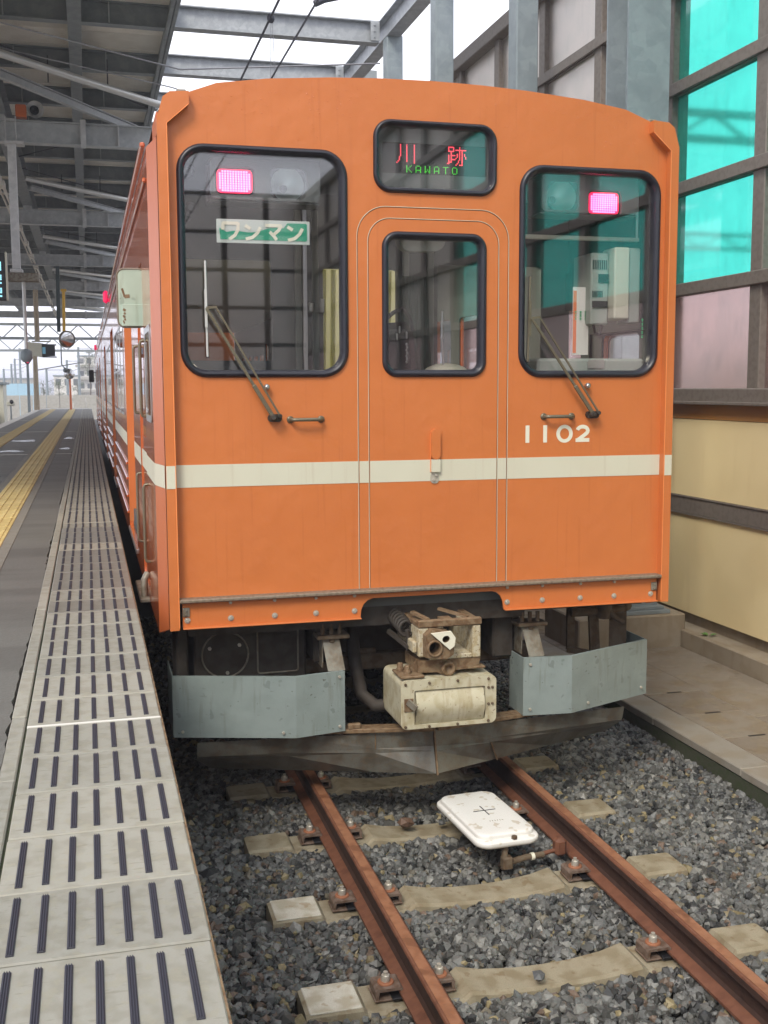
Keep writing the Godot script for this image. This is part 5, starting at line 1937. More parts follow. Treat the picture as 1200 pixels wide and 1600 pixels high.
	m = MB.new()
	m.span(Vector3(-0.0065, 1.70, -0.05), Vector3(-0.0052, 1.9, -0.04))
	part(o, "latch_side_strip", m, M.orange_edge)  # thin lighter orange strip along the left of the latch
	# destination display
	m = MB.new()
	m.span(Vector3(-0.33, 3.06, -0.24), Vector3(0.37, 3.47, -0.225))
	part(t, "display_backing", m, M.cab_dark)
	m = MB.new()
	m.plate(rrect(-0.30, 3.1, 0.345, 3.445, 0.03, 3), [rrect(-0.235, 3.205, 0.322, 3.356, 0.004, 2)], -0.135, -0.125)
	part(t, "display_mask", m, M.cab_mid)
	m = MB.new()
	m.span(Vector3(-0.24, 3.2, -0.15), Vector3(0.326, 3.36, -0.14))
	o = part(t, "display_panel", m, M.black)
	m = MB.new()
	dots(m, ["...#....#.....#", "...#....#.....#", "...#....#.....#", "...#....#.....#", "...#....#.....#", "...#....#.....#", "...#....#.....#", "...#....#.....#", "...#....#.....#", "..#.....#.....#", "..#.....#.....#", "..#.....#.....#", ".#......#.....#", "#.............#"], -0.158, 3.352, 0.098, 0.094, -0.138)
	part(o, "lit_character", m, M.led_red)
	m = MB.new()
	dots(m, [".#####....#.....", ".#...#....#.....", ".#...#.#########", ".#####....#.#...", "...#......#.#...", "...#....#.#.#.#.", ".#.####.#.#.#.#.", ".#.#....#.#.#..#", ".#.#...#..#.#..#", ".#.####...#.#...", ".#.#.....#..#...", ".###.....#..#...", "##......#...#...", ".......#..###..."], 0.110, 3.352, 0.104, 0.094, -0.138)
	part(o, "lit_character", m, M.led_red)
	var f := {"K": ["#...#", "#..#.", "#.#..", "##...", "#.#..", "#..#.", "#...#"], "A": [".###.", "#...#", "#...#", "#...#", "#####", "#...#", "#...#"], "W": ["#...#", "#...#", "#...#", "#.#.#", "#.#.#", "##.##", "#...#"], "T": ["#####", "..#..", "..#..", "..#..", "..#..", "..#..", "..#.."], "O": [".###.", "#...#", "#...#", "#...#", "#...#", "#...#", ".###."]}
	var word := "KAWATO"
	for i in 6:
		m = MB.new()
		dots(m, f[word[i]], -0.106 + i * 0.0485, 3.250, 0.030, 0.036, -0.138, 0.55)
		part(o, "lit_letter", m, M.led_green)
	# one-man plate: two words of katakana on a half green plate
	m = MB.new()
	m.span(Vector3(-1.068, 2.838, -0.132), Vector3(-0.608, 2.952, -0.126), 0.002)
	o = part(t, "one_man_plate", m, M.sign_plate)
	m = MB.new()
	var gp := PackedVector2Array([Vector2(-1.05, 2.855), Vector2(-0.628, 2.855), Vector2(-0.622, 2.861), Vector2(-0.622, 2.936), Vector2(-0.628, 2.94), Vector2(-0.72, 2.94)])
	for i in 9:
		var x := -0.74 - i * 0.035
		gp.append(Vector2(x, 2.915 - 0.03 * i / 8.0 + 0.008 * sin(i * 1.1)))
	gp.append(Vector2(-1.055, 2.91))
	m.plate(gp, [], -0.126, -0.1235, false)
	part(o, "green_field", m, M.sign_green)
	var ks := [
		[[[0.06, 0.55], [0.06, 0.92], [0.92, 0.92], [0.9, 0.55], [0.72, 0.25], [0.4, 0.02]]],
		[[[0.1, 0.82], [0.4, 0.64]], [[0.12, 0.06], [0.5, 0.16], [0.8, 0.42], [0.97, 0.74]]],
		[[[0.04, 0.86], [0.95, 0.86], [0.8, 0.6], [0.5, 0.34]], [[0.28, 0.5], [0.5, 0.3], [0.68, 0.06]]],
		[[[0.1, 0.82], [0.4, 0.64]], [[0.12, 0.06], [0.5, 0.16], [0.8, 0.42], [0.97, 0.74]]]]
	for i in 4:
		m = MB.new()
		var zz := -0.1215
		for s in ks[i]:
			var pts := []
			for q in s:
				pts.append([-1.042 + i * 0.1045 + q[0] * 0.086, 2.853 + q[1] * 0.086])
			stroke(m, pts, 0.0155, -0.1235, zz, true)
			zz += 0.0004
		part(o, "katakana_character", m, M.letter)
	# lamps behind the windscreens
	for s in [-1.0, 1.0]:
		var x0 := -1.095 if s < 0 else 0.625
		var x1 := -0.555 if s < 0 else 1.175
		var ry := 3.132 if s < 0 else 3.1
		var rx := -0.975 if s < 0 else 0.982
		var hx := -0.715 if s < 0 else 0.742
		m = MB.new()
		m.plate(rrect(x0, 3.045, x1, 3.235, 0.025, 4), [rrect(rx - 0.095, ry - 0.065, rx + 0.095, ry + 0.065, 0.025, 4), rrect(hx - 0.09, 3.055, hx + 0.09, 3.2, 0.03, 4)], -0.13, -0.115)
		m.span(Vector3(x0, 3.036, -0.3), Vector3(x1, 3.044, -0.13))
		m.span(Vector3(x0, 3.236, -0.3), Vector3(x1, 3.244, -0.13))
		m.span(Vector3(x0, 3.04, -0.31), Vector3(x1, 3.24, -0.302))
		o = part(t, "lamp_housing", m, M.cab_mid)
		m = MB.new()
		m.plate(rrect(rx - 0.086, ry - 0.056, rx + 0.086, ry + 0.056, 0.022, 4), [], -0.14, -0.128)
		part(o, "tail_lamp", m, M.red_glow)
		m = MB.new()
		for i in 12:
			for j in 9:
				if (i == 0 or i == 11) and (j == 0 or j == 8):
					continue
				m.box(Vector3(rx - 0.0715 + i * 0.013, ry - 0.045 + j * 0.01125, -0.1265), Vector3(0.007, 0.0065, 0.003))
		part(o, "tail_lamp_diodes", m, M.red_dot)
		m = MB.new()
		m.lathe([Vector2(0.02, -0.12), Vector2(0.05, -0.09), Vector2(0.078, -0.02), Vector2(0.082, 0.0)], 24, Transform3D(Basis(Vector3(1, 0, 0), PI / 2), Vector3(hx, 3.128, -0.135)), false)
		part(o, "headlamp_reflector", m, M.reflector)
		m = MB.new()
		m.plate(rrect(hx - 0.09, 3.055, hx + 0.09, 3.2, 0.03, 4), [], -0.112, -0.108)
		part(o, "headlamp_lens", m, M.lens)
		var l := AreaLight3D.new()
		l.name = "tail_lamp_light" if s < 0 else "tail_lamp_light_001"
		l.area_size = Vector2(0.16, 0.1)
		l.light_color = Color(1.0, 0.15, 0.4)
		l.light_energy = 0.02
		l.area_range = 10.0
		l.shadow_enabled = true
		t.add_child(l)
		l.position = Vector3(rx, ry, -0.118)
	# mirror on the platform side
	m = MB.new()
	m.xf = Transform3D(Basis(Vector3.UP, -0.12), Vector3(-1.432, 2.65, -1.2))
	m.plate(rrect(-0.085, -0.165, 0.075, 0.165, 0.04, 5), [], -0.02, 0.0)
	o = part(t, "outside_mirror", m, M.mirror_green)
	m = MB.new()
	m.xf = Transform3D(Basis(Vector3.UP, -0.12), Vector3(-1.432, 2.65, -1.2))
	gasket(m, -0.088, -0.168, 0.078, 0.168, 0.043, [[0.0, -0.022], [-0.002, -0.008], [0.0, 0.003], [0.006, 0.004], [0.009, 0.0]], 5)
	part(o, "mirror_rim", m, M.arm)
	m = MB.new()
	m.xf = Transform3D(Basis(Vector3.UP, -0.12), Vector3(-1.432, 2.65, -1.2))
	m.span(Vector3(-0.06, -0.16, 0.004), Vector3(0.10, -0.035, 0.012), 0.003)
	m.span(Vector3(0.07, -0.16, -0.01), Vector3(0.115, -0.035, 0.004), 0.003)
	part(o, "mirror_bracket", m, M.mirror_green)
	m = MB.new()
	m.xf = Transform3D(Basis(Vector3.UP, -0.12), Vector3(-1.432, 2.65, -1.2))
	for q in [[-0.046, -0.068, 0.016, 0.014], [-0.044, -0.088, 0.012, 0.01], [-0.048, -0.105, 0.017, 0.012], [-0.043, -0.122, 0.012, 0.01], [-0.05, -0.136, 0.018, 0.008], [-0.05, 0.03, 0.012, 0.05], [-0.03, 0.01, 0.03, 0.02]]:
		m.box(Vector3(q[0], q[1], 0.0125 if q[1] < -0.035 else 0.001), Vector3(q[2], q[3], 0.002), 0.0, Basis(Vector3(0, 0, 1), q[1] * 9.0))
	part(o, "dark_mark", m, M.coupler_brown)  # small brown marks on the mirror plate and bracket

func cab(t: Node3D) -> void:
	var m := MB.new()
	# partition with windows and door
	m = MB.new()
	m.plate(poly([-1.35, 1.12, 1.35, 1.12, 1.35, 3.45, -1.35, 3.45]), [rrect(-0.285, 2.2, 0.19, 2.86, 0.02, 3), rrect(0.45, 2.25, 1.15, 2.9, 0.02, 3), rrect(-1.2, 2.3, -0.6, 2.9, 0.02, 3)], -1.4, -1.36)
	part(t, "cab_partition", m, M.cab_mid)
	m = MB.new()
	m.span(Vector3(-0.29, 2.19, -1.46), Vector3(0.2, 2.87, -1.452))
	for k in 8:
		m.tube([Vector3(-0.27 + k * 0.06, 2.2, -1.452), Vector3(-0.26 + k * 0.06, 2.86, -1.452)], 0.016, 6)
	part(t, "yellow_curtain", m, M.blind)
	m = MB.new()
	for x in [-0.44, -0.335, 0.24, 0.4]:
		m.span(Vector3(x - 0.02, 1.12, -1.36), Vector3(x + 0.02, 3.2, -1.335), 0.004)
	part(t, "door_post", m, M.cab)
	m = MB.new()
	m.box(Vector3(-0.37, 2.62, -1.32), Vector3(0.03, 0.06, 0.03), 0.006)
	m.box(Vector3(-0.30, 2.63, -1.32), Vector3(0.03, 0.09, 0.02), 0.006)
	part(t, "door_lock", m, M.steel)
	# lining
	m = MB.new()
	m.span(Vector3(-1.33, 3.3, -1.36), Vector3(1.33, 3.33, -0.25))
	part(t, "cab_ceiling", m, M.cab_mid)
	m = MB.new()
	m.span(Vector3(-1.3, 3.28, -0.25), Vector3(-0.34, 3.5, -0.11))
	m.span(Vector3(0.38, 3.27, -0.25), Vector3(1.3, 3.5, -0.11))
	part(t, "brow_lining", m, M.cab_dark)
	for s in [-1.0, 1.0]:
		m = MB.new()
		m.span(Vector3(s * 1.29, 2.45, -0.95), Vector3(s * 1.335, 3.3, -0.12))
		m.span(Vector3(s * 1.29, 1.12, -0.95), Vector3(s * 1.335, 1.97, -0.12))
		part(t, "cab_side_lining", m, M.cab_dark)
		m = MB.new()
		m.span(Vector3(s * 1.24, 2.1, -0.14), Vector3(s * 1.30, 3.3, -0.10), 0.01)
		m.span(Vector3(-0.395 if s < 0 else 0.41, 2.1, -0.16), Vector3(-0.30 if s < 0 else 0.33, 3.08, -0.10), 0.01)
		part(t, "window_pillar", m, M.cab_dark)
	# desks
	m = MB.new()
	m.span(Vector3(0.43, 1.3, -0.6), Vector3(1.3, 2.2, -0.11), 0.02)
	m.span(Vector3(0.62, 2.2, -0.42), Vector3(1.25, 2.285, -0.14), 0.015)
	part(t, "equipment_desk", m, M.cab)
	m = MB.new()
	m.span(Vector3(-1.29, 1.3, -0.62), Vector3(-0.42, 2.16, -0.11), 0.02)
	m.span(Vector3(-1.15, 2.16, -0.6), Vector3(-0.5, 2.22, -0.3), 0.02)
	part(t, "driving_desk", m, M.cab_dark)
	m = MB.new()
	m.span(Vector3(0.475, 2.93, -0.33), Vector3(1.285, 2.952, -0.30), 0.003)
	part(t, "shelf_rail", m, M.beige)
	m = MB.new()
	m.box(Vector3(0.955, 2.255, -0.135), Vector3(0.1, 0.045, 0.004))
	part(t, "data_plate", m, M.steel)
	# ticket equipment
	m = MB.new()
	m.span(Vector3(1.09, 2.50, -0.36), Vector3(1.18, 2.885, -0.20), 0.008)
	var o := part(t, "ticket_printer", m, M.beige)
	m = MB.new()
	m.span(Vector3(1.182, 2.48, -0.36), Vector3(1.255, 2.885, -0.22), 0.008)
	part(o, "printer_side", m, M.cab)
	m = MB.new()
	m.span(Vector3(0.98, 2.47, -0.5), Vector3(1.085, 2.86, -0.26), 0.01)
	part(o, "card_reader", m, M.cab)
	m = MB.new()
	for k in 8:
		m.span(Vector3(0.986 + k * 0.011, 2.77, -0.259), Vector3(0.991 + k * 0.011, 2.82, -0.256))
		m.span(Vector3(0.986 + k * 0.008, 2.62, -0.259), Vector3(0.990 + k * 0.008, 2.655, -0.256))
	m.span(Vector3(0.985, 2.565, -0.259), Vector3(1.075, 2.6, -0.252))
	m.span(Vector3(1.02, 2.7, -0.259), Vector3(1.08, 2.745, -0.252))
	part(o, "vent_slots", m, M.black)
	m = MB.new()
	m.tube([Vector3(1.0, 2.47, -0.27), Vector3(1.01, 2.43, -0.27), Vector3(1.04, 2.42, -0.27), Vector3(1.05, 2.47, -0.27)], 0.008, 8)
	part(o, "cable", m, M.black)
	# notice card
	m = MB.new()
	m.span(Vector3(0.905, 2.31, -0.335), Vector3(1.0, 2.68, -0.331))
	o = part(t, "notice_card", m, M.pale)
	m = MB.new()
	m.span(Vector3(0.907, 2.32, -0.331), Vector3(0.926, 2.66, -0.3285))
	part(o, "orange_stripe", m, M.orange_sign)
	m = MB.new()
	for c in 3:
		for k in 3:
			var bx := 0.915 + c * 0.03
			var by := 2.545 - k * 0.018
			m.span(Vector3(bx, by, -0.331), Vector3(bx + 0.012, by + 0.0025, -0.327))
			m.span(Vector3(bx + 0.005, by - 0.008, -0.331), Vector3(bx + 0.0075, by + 0.005, -0.3265))
			m.span(Vector3(bx, by - 0.007, -0.331), Vector3(bx + 0.012, by - 0.005, -0.327))
	part(o, "green_print", m, M.green_text)
	m = MB.new()
	for k in 5:
		var by := 2.49 - k * 0.022
		m.span(Vector3(1.185, by, -0.0705), Vector3(1.197, by + 0.0025, -0.0695))
		m.span(Vector3(1.19, by - 0.009, -0.0705), Vector3(1.1925, by + 0.006, -0.0695))
		m.span(Vector3(1.186, by - 0.008, -0.0705), Vector3(1.196, by - 0.0055, -0.0692))
	part(t, "window_sticker_print", m, M.green_text)
	# seat, bag, curtain
	m = MB.new()
	m.ball(Vector3(0.24, 2.16, -0.55), Vector3(0.16, 0.09, 0.14), 14, 8)
	part(t, "red_cushion", m, M.orange_sign)
	m = MB.new()
	m.ball(Vector3(0.24, 2.185, -0.55), Vector3(0.15, 0.085, 0.13), 14, 8)
	part(t, "grey_cushion_cover", m, M.beige)
	m = MB.new()
	m.tube([Vector3(0.21, 2.26, -0.5), Vector3(0.2, 2.4, -0.5), Vector3(0.205, 2.55, -0.5)], 0.006, 6)
	m.tube([Vector3(0.2, 2.4, -0.5), Vector3(0.203, 2.47, -0.5)], 0.011, 8)
	part(t, "lever", m, M.steel)
	m = MB.new()
	for k in 9:
		m.tube([Vector3(0.10 + k * 0.022, 2.05, -0.95), Vector3(0.09 + k * 0.02, 2.5, -0.95), Vector3(0.085 + k * 0.019, 2.78, -0.95)], 0.017, 6)
	part(t, "green_curtain", m, M.curtain)
	m = MB.new()
	m.box(Vector3(-0.06, 2.34, -0.62), Vector3(0.26, 0.3, 0.14), 0.04, Basis(Vector3(0, 0, 1), 0.08))
	o = part(t, "black_bag", m, M.black)
	m = MB.new()
	m.tube([Vector3(-0.16, 2.46, -0.6), Vector3(-0.06, 2.54, -0.58), Vector3(-0.01, 2.57, -0.56), Vector3(0.03, 2.52, -0.55), Vector3(0.05, 2.44, -0.55)], 0.012, 8)
	part(o, "bag_strap", m, M.black)
	m = MB.new()
	for q in [[-0.03, 2.45], [-0.045, 2.41], [0.01, 2.42]]:
		m.box(Vector3(q[0], q[1], -0.54), Vector3(0.01, 0.04, 0.01), 0.003)
	for k in 7:
		m.ball(Vector3(0.008 + 0.003 * (k % 2), 2.37 - k * 0.016, -0.535), Vector3(0.007, 0.009, 0.005), 6, 4)
	part(o, "key_chain", m, M.steel)
	m = MB.new()
	m.plate(rrect(-0.14, 2.83, 0.11, 2.95, 0.06, 6), [], -0.24, -0.16)
	part(t, "roller_blind_case", m, M.cab)
	# fans and handset at the top left
	m = MB.new()
	for q in [[-1.2, 3.17, 0.035], [-1.19, 3.0, 0.028], [-1.21, 2.95, 0.02]]:
		m.lathe([Vector2(q[2], -0.02), Vector2(q[2], 0.01), Vector2(q[2] * 0.5, 0.02)], 14, Transform3D(Basis(Vector3(1, 0, 0), PI / 2), Vector3(q[0], q[1], -0.14)))
	part(t, "window_fittings", m, M.black)
	m = MB.new()
	m.span(Vector3(-0.575, 2.1, -0.5), Vector3(-0.555, 3.2, -0.48))
	m.span(Vector3(1.185, 2.93, -0.16), Vector3(1.197, 3.26, -0.15))
	part(t, "handrail", m, M.steel)

func underframe(t: Node3D) -> void:
	var m := MB.new()
	m.span(Vector3(-1.25, 0.9, -1.2), Vector3(0.55, 1.0, -0.12))
	m.span(Vector3(-1.25, 0.5, -1.25), Vector3(0.62, 0.9, -1.15))
	m.span(Vector3(0.55, 0.93, -1.2), Vector3(1.25, 1.0, -0.12))
	part(t, "underframe", m, M.under)
	m = MB.new()
	m.span(Vector3(-0.42, 1.0, -0.5), Vector3(0.42, 1.09, -0.4))
	m.span(Vector3(-0.60, 0.70, -0.6), Vector3(-0.5, 0.93, -0.2), 0.01)
	m.span(Vector3(0.40, 0.66, -0.6), Vector3(0.52, 0.93, -0.2), 0.01)
	part(t, "buffer_beam", m, M.under)
	# equipment box with a round cover and a square cover
	m = MB.new()
	m.span(Vector3(-1.21, 0.55, -0.95), Vector3(-0.62, 0.895, -0.3), 0.012)
	var o := part(t, "equipment_box", m, M.under)
	m = MB.new()
	var ring := []
	for i in 33:
		ring.append(Vector3(-1.05 + cos(TAU * i / 32) * 0.121, 0.752 + sin(TAU * i / 32) * 0.121, -0.297))
	m.tube(ring, 0.005, 6)
	part(o, "round_cover", m, M.arm)
	m = MB.new()
	var sq := []
	for q in rrect(-0.88, 0.64, -0.665, 0.878, 0.015, 3):
		sq.append(Vector3(q.x, q.y, -0.297))
	sq.append(sq[0])
	m.tube(sq, 0.005, 6)
	part(o, "square_cover", m, M.arm)
	m = MB.new()
	for q in [[-1.13, 0.79], [-0.975, 0.80], [-1.04, 0.655]]:
		m.hex(Vector3(q[0], q[1], -0.3), 0.01, 0.012, Basis(Vector3(1, 0, 0), PI / 2))
	part(o, "cover_bolt", m, M.bolt)
	m = MB.new()
	m.span(Vector3(-1.3, 0.6, -0.6), Vector3(-1.24, 0.95, -0.3), 0.01)
	part(t, "step_hanger", m, M.under)
	# grey guard plates
	for s in [-1.0, 1.0]:
		var pts: Array = [[-1.335, -0.16], [-0.735, 0.02], [-0.472, -0.03]] if s < 0 else [[0.508, -0.025], [0.78, 0.0], [1.355, -0.24]]
		m = MB.new()
		for i in 2:
			var a: Array = pts[i]
			var b: Array = pts[i + 1]
			m.quad(Vector3(a[0], 0.375, a[1]), Vector3(b[0], 0.375, b[1]), Vector3(b[0], 0.692, b[1]), Vector3(a[0], 0.692, a[1]), Vector3(0, 0, 1))
			m.quad(Vector3(a[0], 0.375, a[1] - 0.006), Vector3(b[0], 0.375, b[1] - 0.006), Vector3(b[0], 0.692, b[1] - 0.006), Vector3(a[0], 0.692, a[1] - 0.006), Vector3(0, 0, -1))
			m.quad(Vector3(a[0], 0.692, a[1]), Vector3(b[0], 0.692, b[1]), Vector3(b[0], 0.692, b[1] - 0.02), Vector3(a[0], 0.692, a[1] - 0.02), Vector3(0, 1, 0))
		var e: Array = pts[0] if s < 0 else pts[2]
		m.span(Vector3(e[0], 0.375, e[1] - 0.34), Vector3(e[0] - s * 0.006, 0.692, e[1]))
		var n: Array = pts[2] if s < 0 else pts[0]
		m.span(Vector3(n[0], 0.375, n[1] - 0.2), Vector3(n[0] + s * 0.006, 0.692, n[1]))
		o = part(t, "guard_plate", m, M.guard)
		var bs: Array = [[-1.29, 0.405, -0.147], [-0.80, 0.403, 0.003], [-0.502, 0.665, -0.022], [-0.502, 0.405, -0.022]] if s < 0 else [[0.545, 0.655, -0.02], [0.545, 0.41, -0.02], [0.9, 0.41, -0.05], [1.31, 0.42, -0.22]]
		for q in bs:
			m = MB.new()
			m.hex(Vector3(q[0], q[1], q[2]), 0.0085, 0.008, Basis(Vector3(1, 0, 0), PI / 2))
			part(o, "plate_bolt", m, M.bolt)
	# brackets that carry the guards
	for s in [-1.0, 1.0]:
		var x := -0.52 if s < 0 else 0.585
		m = MB.new()
		m.quad(Vector3(x - 0.05, 0.845, -0.12), Vector3(x + 0.04, 0.845, -0.12), Vector3(x + 0.055, 0.69, -0.05), Vector3(x - 0.035, 0.69, -0.05), Vector3(0, 0, 1))
		m.span(Vector3(x - 0.05, 0.69, -0.25), Vector3(x - 0.044, 0.845, -0.125))
		m.span(Vector3(x + 0.035, 0.69, -0.25), Vector3(x + 0.041, 0.845, -0.125))
		o = part(t, "guard_bracket", m, M.arm)
		m = MB.new()
		m.span(Vector3(x - 0.08, 0.845, -0.22), Vector3(x + 0.09, 0.866, -0.09), 0.004)
		for k in 3:
			m.lathe([Vector2(0.012, 0.866), Vector2(0.012, 0.92)], 8, Transform3D(Basis(), Vector3(x - 0.045 + k * 0.045, 0, -0.13)))
		m.hex(Vector3(x, 0.845, -0.115), 0.016, 0.02, Basis(Vector3(1, 0, 0), PI))
		part(o, "clamp_plate", m, M.under_brown)
	# hangers and valve pipe on the right
	m = MB.new()
	m.bar(Vector3(0.995, 0.95, -0.5), Vector3(0.995, 0.6, -0.5), 0.045, 0.02)
	m.bar(Vector3(0.975, 0.6, -0.5), Vector3(1.16, 0.57, -0.42), 0.04, 0.03)
	m.bar(Vector3(1.13, 0.95, -0.5), Vector3(1.13, 0.58, -0.45), 0.06, 0.02)
	m.bar(Vector3(1.3, 0.95, -0.5), Vector3(1.26, 0.6, -0.42), 0.1, 0.05)
	m.bar(Vector3(1.3, 0.72, -0.48), Vector3(1.18, 0.85, -0.44), 0.03, 0.03)
	part(t, "guard_hanger", m, M.under_brown)
	m = MB.new()
	m.tube([Vector3(0.98, 0.83, -0.46), Vector3(1.12, 0.835, -0.44), Vector3(1.3, 0.84, -0.45), Vector3(1.36, 0.84, -0.5)], 0.03, 10)
	m.lathe([Vector2(0.035, -0.05), Vector2(0.045, -0.03), Vector2(0.045, 0.03), Vector2(0.03, 0.06)], 10, Transform3D(Basis(), Vector3(1.17, 0.84, -0.42)))
	m.tube([Vector3(1.17, 0.88, -0.42), Vector3(1.22, 0.80, -0.38), Vector3(1.27, 0.77, -0.36)], 0.016, 8)
	part(t, "brake_pipe", m, M.under_brown)
	m = MB.new()
	m.box(Vector3(1.11, 0.945, -0.4), Vector3(0.03, 0.02, 0.03), 0.004)
	part(t, "tag_label", m, M.letter)
	# cross beam and brown lower beam
	m = MB.new()
	m.span(Vector3(-0.95, 0.585, -0.52), Vector3(0.75, 0.67, -0.42), 0.01)
	m.span(Vector3(-0.33, 0.67, -0.46), Vector3(-0.2, 0.70, -0.44), 0.004)
	part(t, "cross_beam", m, M.under_brown)
	m = MB.new()
	m.bar(Vector3(-0.9, 0.365, -0.16), Vector3(0.0, 0.365, 0.0), 0.08, 0.025, Vector3.UP, 0.004)
	m.bar(Vector3(0.0, 0.365, 0.0), Vector3(0.95, 0.365, -0.18), 0.08, 0.025, Vector3.UP, 0.004)
	m.box(Vector3(-0.42, 0.39, -0.05), Vector3(0.07, 0.03, 0.03), 0.006)
	part(t, "plough_beam", m, M.coupler_brown)
	# snow plough
	m = MB.new()
	var xs := [-1.22, -1.13, -0.75, -0.31, 0.0, 0.33, 0.75, 1.16]
	for i in xs.size() - 1:
		var rows := []
		for x in [xs[i], xs[i + 1]]:
			var ax := absf(x)
			var col := [Vector3(x, 0.345, -0.01 - 0.10 * ax), Vector3(x, 0.262, 0.0 - 0.13 * ax), Vector3(x, 0.238, 0.012 - 0.17 * ax), Vector3(x, 0.128 + (0.05 if x < -1.2 else 0.0), 0.05 - 0.36 * ax)]
			rows.append(col)
		for k in 3:
			m.quad(rows[0][k], rows[1][k], rows[1][k + 1], rows[0][k + 1], Vector3(0, 0.1, 1))
	o = part(t, "snow_plough", m, M.plough)
	m = MB.new()
	m.bar(Vector3(0.0, 0.345, -0.005), Vector3(0.0, 0.122, 0.055), 0.008, 0.02, Vector3(0, 0, 1))
	part(o, "plough_seam", m, M.coupler_brown)
	m = MB.new()
	m.bar(Vector3(0.33, 0.24, -0.035), Vector3(0.38, 0.128, -0.075), 0.006, 0.014, Vector3(0, 0, 1))
	part(o, "plough_seam", m, M.coupler_brown)
	m = MB.new()
	m.bar(Vector3(-0.31, 0.345, -0.036), Vector3(-0.31, 0.262, -0.036), 0.004, 0.008, Vector3(0, 0, 1))
	part(o, "plough_seam", m, M.coupler_brown)
	coupler(t)

func coupler(t: Node3D) -> void:
	var m := MB.new()
	# open front box
	m.span(Vector3(-0.13, 0.78, -0.25), Vector3(-0.075, 0.93, 0.15), 0.006)
	m.span(Vector3(0.158, 0.76, -0.25), Vector3(0.202, 0.93, 0.15), 0.006)
	m.span(Vector3(-0.074, 0.762, -0.25), Vector3(0.157, 0.785, 0.148), 0.004)
	m.span(Vector3(-0.073, 0.78, 0.02), Vector3(0.03, 0.925, 0.06), 0.004)
	m.span(Vector3(-0.155, 0.80, 0.02), Vector3(-0.131, 0.86, 0.13), 0.006)
	m.span(Vector3(0.203, 0.77, 0.0), Vector3(0.22, 0.89, 0.1), 0.006)
	var c := part(t, "coupler", m, M.coupler)
	m = MB.new()
	m.span(Vector3(-0.134, 0.931, 0.125), Vector3(0.206, 0.970, 0.156), 0.006)
	m.span(Vector3(-0.134, 0.931, -0.25), Vector3(-0.085, 0.958, 0.124), 0.005)
	m.span(Vector3(0.165, 0.931, -0.25), Vector3(0.206, 0.958, 0.124), 0.005)
	m.bar(Vector3(-0.12, 0.985, 0.0), Vector3(-0.075, 0.968, 0.13), 0.025, 0.012)
	m.bar(Vector3(0.03, 0.99, -0.02), Vector3(0.14, 0.968, 0.12), 0.025, 0.012)
	m.bar(Vector3(0.03, 0.95, 0.05), Vector3(0.03, 0.95, 0.12), 0.06, 0.03)
	part(c, "top_bar", m, M.coupler_brown)
	m = MB.new()
	m.span(Vector3(-0.07, 0.79, -0.24), Vector3(0.155, 0.93, -0.23))
	part(c, "inner_back", m, M.black)
	# hook head with two openings
	var hp := poly([-0.108, 0.79, 0.0, 0.776, 0.038, 0.80, 0.04, 0.885, 0.018, 0.914, -0.03, 0.925, -0.075, 0.93, -0.108, 0.90])
	var h1 := PackedVector2Array()
	var h2 := PackedVector2Array()
	for i in 16:
		var a := TAU * i / 16
		h1.append(Vector2(-0.007 + cos(a) * 0.021, 0.882 + sin(a) * 0.019))
		h2.append(Vector2(-0.062 + cos(a) * 0.029, 0.835 + sin(a) * 0.031))
	m = MB.new()
	m.plate(hp, [h1, h2], 0.12, 0.205)
	part(c, "hook_head", m, M.coupler_brown)
	m = MB.new()
	var lug := poly([-0.085, 0.915, 0.018, 0.922, 0.042, 0.888, 0.036, 0.845, 0.012, 0.828])
	m.plate(lug, [h1], 0.206, 0.222)
	part(c, "hook_lug", m, M.letter)
	m = MB.new()
	m.span(Vector3(-0.1, 0.795, 0.10), Vector3(0.035, 0.91, 0.118))
	part(c, "hook_hole_shade", m, M.black)  # black sheet behind the openings, their shade put into its colour
	m = MB.new()
	var r2 := []
	for i in 25:
		r2.append(Vector3(-0.062 + cos(TAU * i / 24) * 0.036, 0.835 + sin(TAU * i / 24) * 0.038, 0.207))
	m.tube(r2, 0.007, 6)
	part(c, "socket_rim", m, M.coupler_brown)
	# lower casting
	m = MB.new()
	var lc := poly([-0.13, 0.76, -0.13, 0.70, -0.03, 0.695, 0.0, 0.68, 0.04, 0.68, 0.07, 0.70, 0.19, 0.705, 0.205, 0.76])
	m.plate(lc, [], -0.1, 0.14)
	m.span(Vector3(0.13, 0.705, 0.05), Vector3(0.225, 0.716, 0.16), 0.003)
	m.quad(Vector3(-0.131, 0.755, 0.1), Vector3(-0.185, 0.70, 0.1), Vector3(-0.131, 0.70, 0.1), Vector3(-0.131, 0.72, 0.1), Vector3(0, 0, 1))
	part(c, "lower_casting", m, M.coupler_brown)
	m = MB.new()
	m.lathe([Vector2(0.038, -0.02), Vector2(0.038, 0.025), Vector2(0.03, 0.03), Vector2(0.02, 0.028), Vector2(0.018, 0.01), Vector2(0.001, 0.008)], 20, Transform3D(Basis(Vector3(1, 0, 0), PI / 2), Vector3(0.025, 0.715, 0.14)))
	part(c, "pivot_boss", m, M.coupler_brown)
	m = MB.new()
	m.span(Vector3(-0.235, 0.684, 0.02), Vector3(-0.11, 0.698, 0.19), 0.004)
	for q in [[-0.205, 0.07], [-0.185, 0.13]]:
		m.lathe([Vector2(0.016, 0.698), Vector2(0.016, 0.735), Vector2(0.012, 0.74)], 10, Transform3D(Basis(), Vector3(q[0], 0, q[1])))
		m.hex(Vector3(q[0], 0.698, q[1]), 0.021, 0.018)
	part(c, "foot_bolts", m, M.coupler_brown)
	# electric coupler box
	m = MB.new()
	var bp := rrect(-0.238, 0.428, 0.268, 0.678, 0.032, 6)
	m.plate(bp, [], -0.14, 0.185)
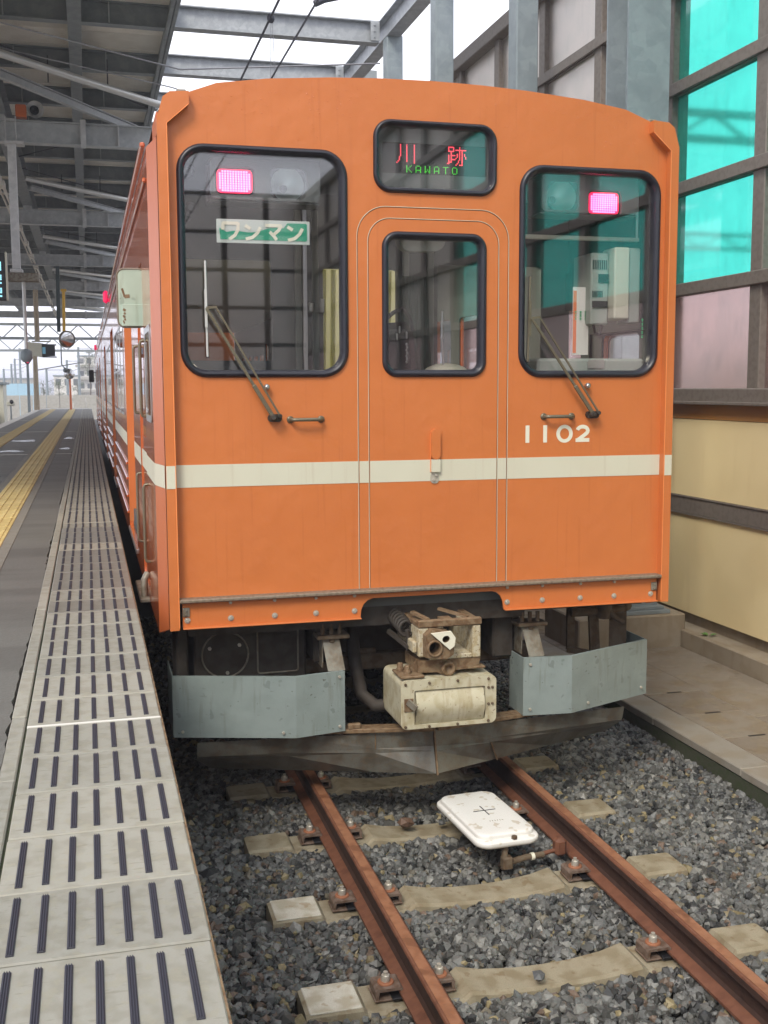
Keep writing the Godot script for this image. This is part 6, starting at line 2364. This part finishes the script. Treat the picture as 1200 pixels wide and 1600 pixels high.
	var b := part(c, "electric_box", m, M.ebox)
	m = MB.new()
	m.plate(bp, [rrect(-0.168, 0.447, 0.208, 0.625, 0.008, 2)], 0.186, 0.202)
	part(b, "front_rim", m, M.ebox)
	m = MB.new()
	var lp := []
	for i in 9:
		var f := i / 8.0
		lp.append(PackedVector3Array([Vector3(-0.16, 0.452 + f * 0.168, 0.19 + 0.032 * sin(PI * f)), Vector3(0.2, 0.452 + f * 0.168, 0.19 + 0.032 * sin(PI * f))]))
	m.loft(lp, false, false)
	for x in [-0.16, 0.2]:
		for i in 8:
			m.tri(lp[i][0 if x < 0 else 1], lp[i + 1][0 if x < 0 else 1], Vector3(x, 0.536, 0.186), Vector3(signf(x), 0, 0))
	part(b, "front_flap", m, M.ebox)
	m = MB.new()
	m.span(Vector3(-0.222, 0.52, 0.203), Vector3(-0.174, 0.588, 0.207), 0.002)
	part(b, "flap_latch", m, M.coupler_brown)
	m = MB.new()
	m.bar(Vector3(-0.205, 0.575, 0.21), Vector3(-0.172, 0.545, 0.25), 0.014, 0.03)
	part(b, "latch_lever", m, M.arm)
	for q in [[-0.215, 0.66], [-0.09, 0.661], [0.06, 0.662], [0.225, 0.66], [-0.215, 0.442], [-0.09, 0.437], [0.06, 0.437], [0.225, 0.442], [0.225, 0.615], [0.246, 0.615], [0.225, 0.53], [0.246, 0.53]]:
		m = MB.new()
		m.hex(Vector3(q[0], q[1], 0.202), 0.0075, 0.007, Basis(Vector3(1, 0, 0), PI / 2))
		part(b, "rim_bolt", m, M.under_brown)
	# coiled air hose and loose hoses
	m = MB.new()
	var sp := []
	for i in 161:
		var f := i / 160.0
		var cc := Vector3(-0.21, 1.0, -0.28).lerp(Vector3(-0.155, 0.90, 0.03), f)
		var a := f * TAU * 13
		sp.append(cc + Vector3(cos(a) * 0.036, sin(a) * 0.036, 0))
	m.tube(sp, 0.009, 5)
	part(c, "coiled_hose", m, M.under)
	m = MB.new()
	m.tube([Vector3(-0.155, 0.9, 0.03), Vector3(-0.15, 0.86, 0.03), Vector3(-0.15, 0.79, 0.02)], 0.012, 8)
	m.bar(Vector3(-0.22, 0.87, -0.1), Vector3(-0.15, 0.81, 0.05), 0.02, 0.02)
	part(c, "hose_stem", m, M.under)
	m = MB.new()
	m.tube([Vector3(-0.33, 0.9, -0.5), Vector3(-0.34, 0.65, -0.36), Vector3(-0.33, 0.5, -0.25), Vector3(-0.27, 0.45, -0.18), Vector3(-0.2, 0.46, -0.14)], 0.035, 10)
	part(c, "jumper_hose", m, M.under)
	m = MB.new()
	m.tube([Vector3(0.30, 0.9, -0.25), Vector3(0.305, 0.86, -0.24), Vector3(0.31, 0.845, -0.24)], 0.012, 8)
	part(c, "small_tap", m, M.letter)
	m = MB.new()
	m.tube([Vector3(0.0, 0.85, -1.1), Vector3(0.0, 0.85, -0.2)], 0.08, 12)
	part(c, "draw_bar", m, M.under)
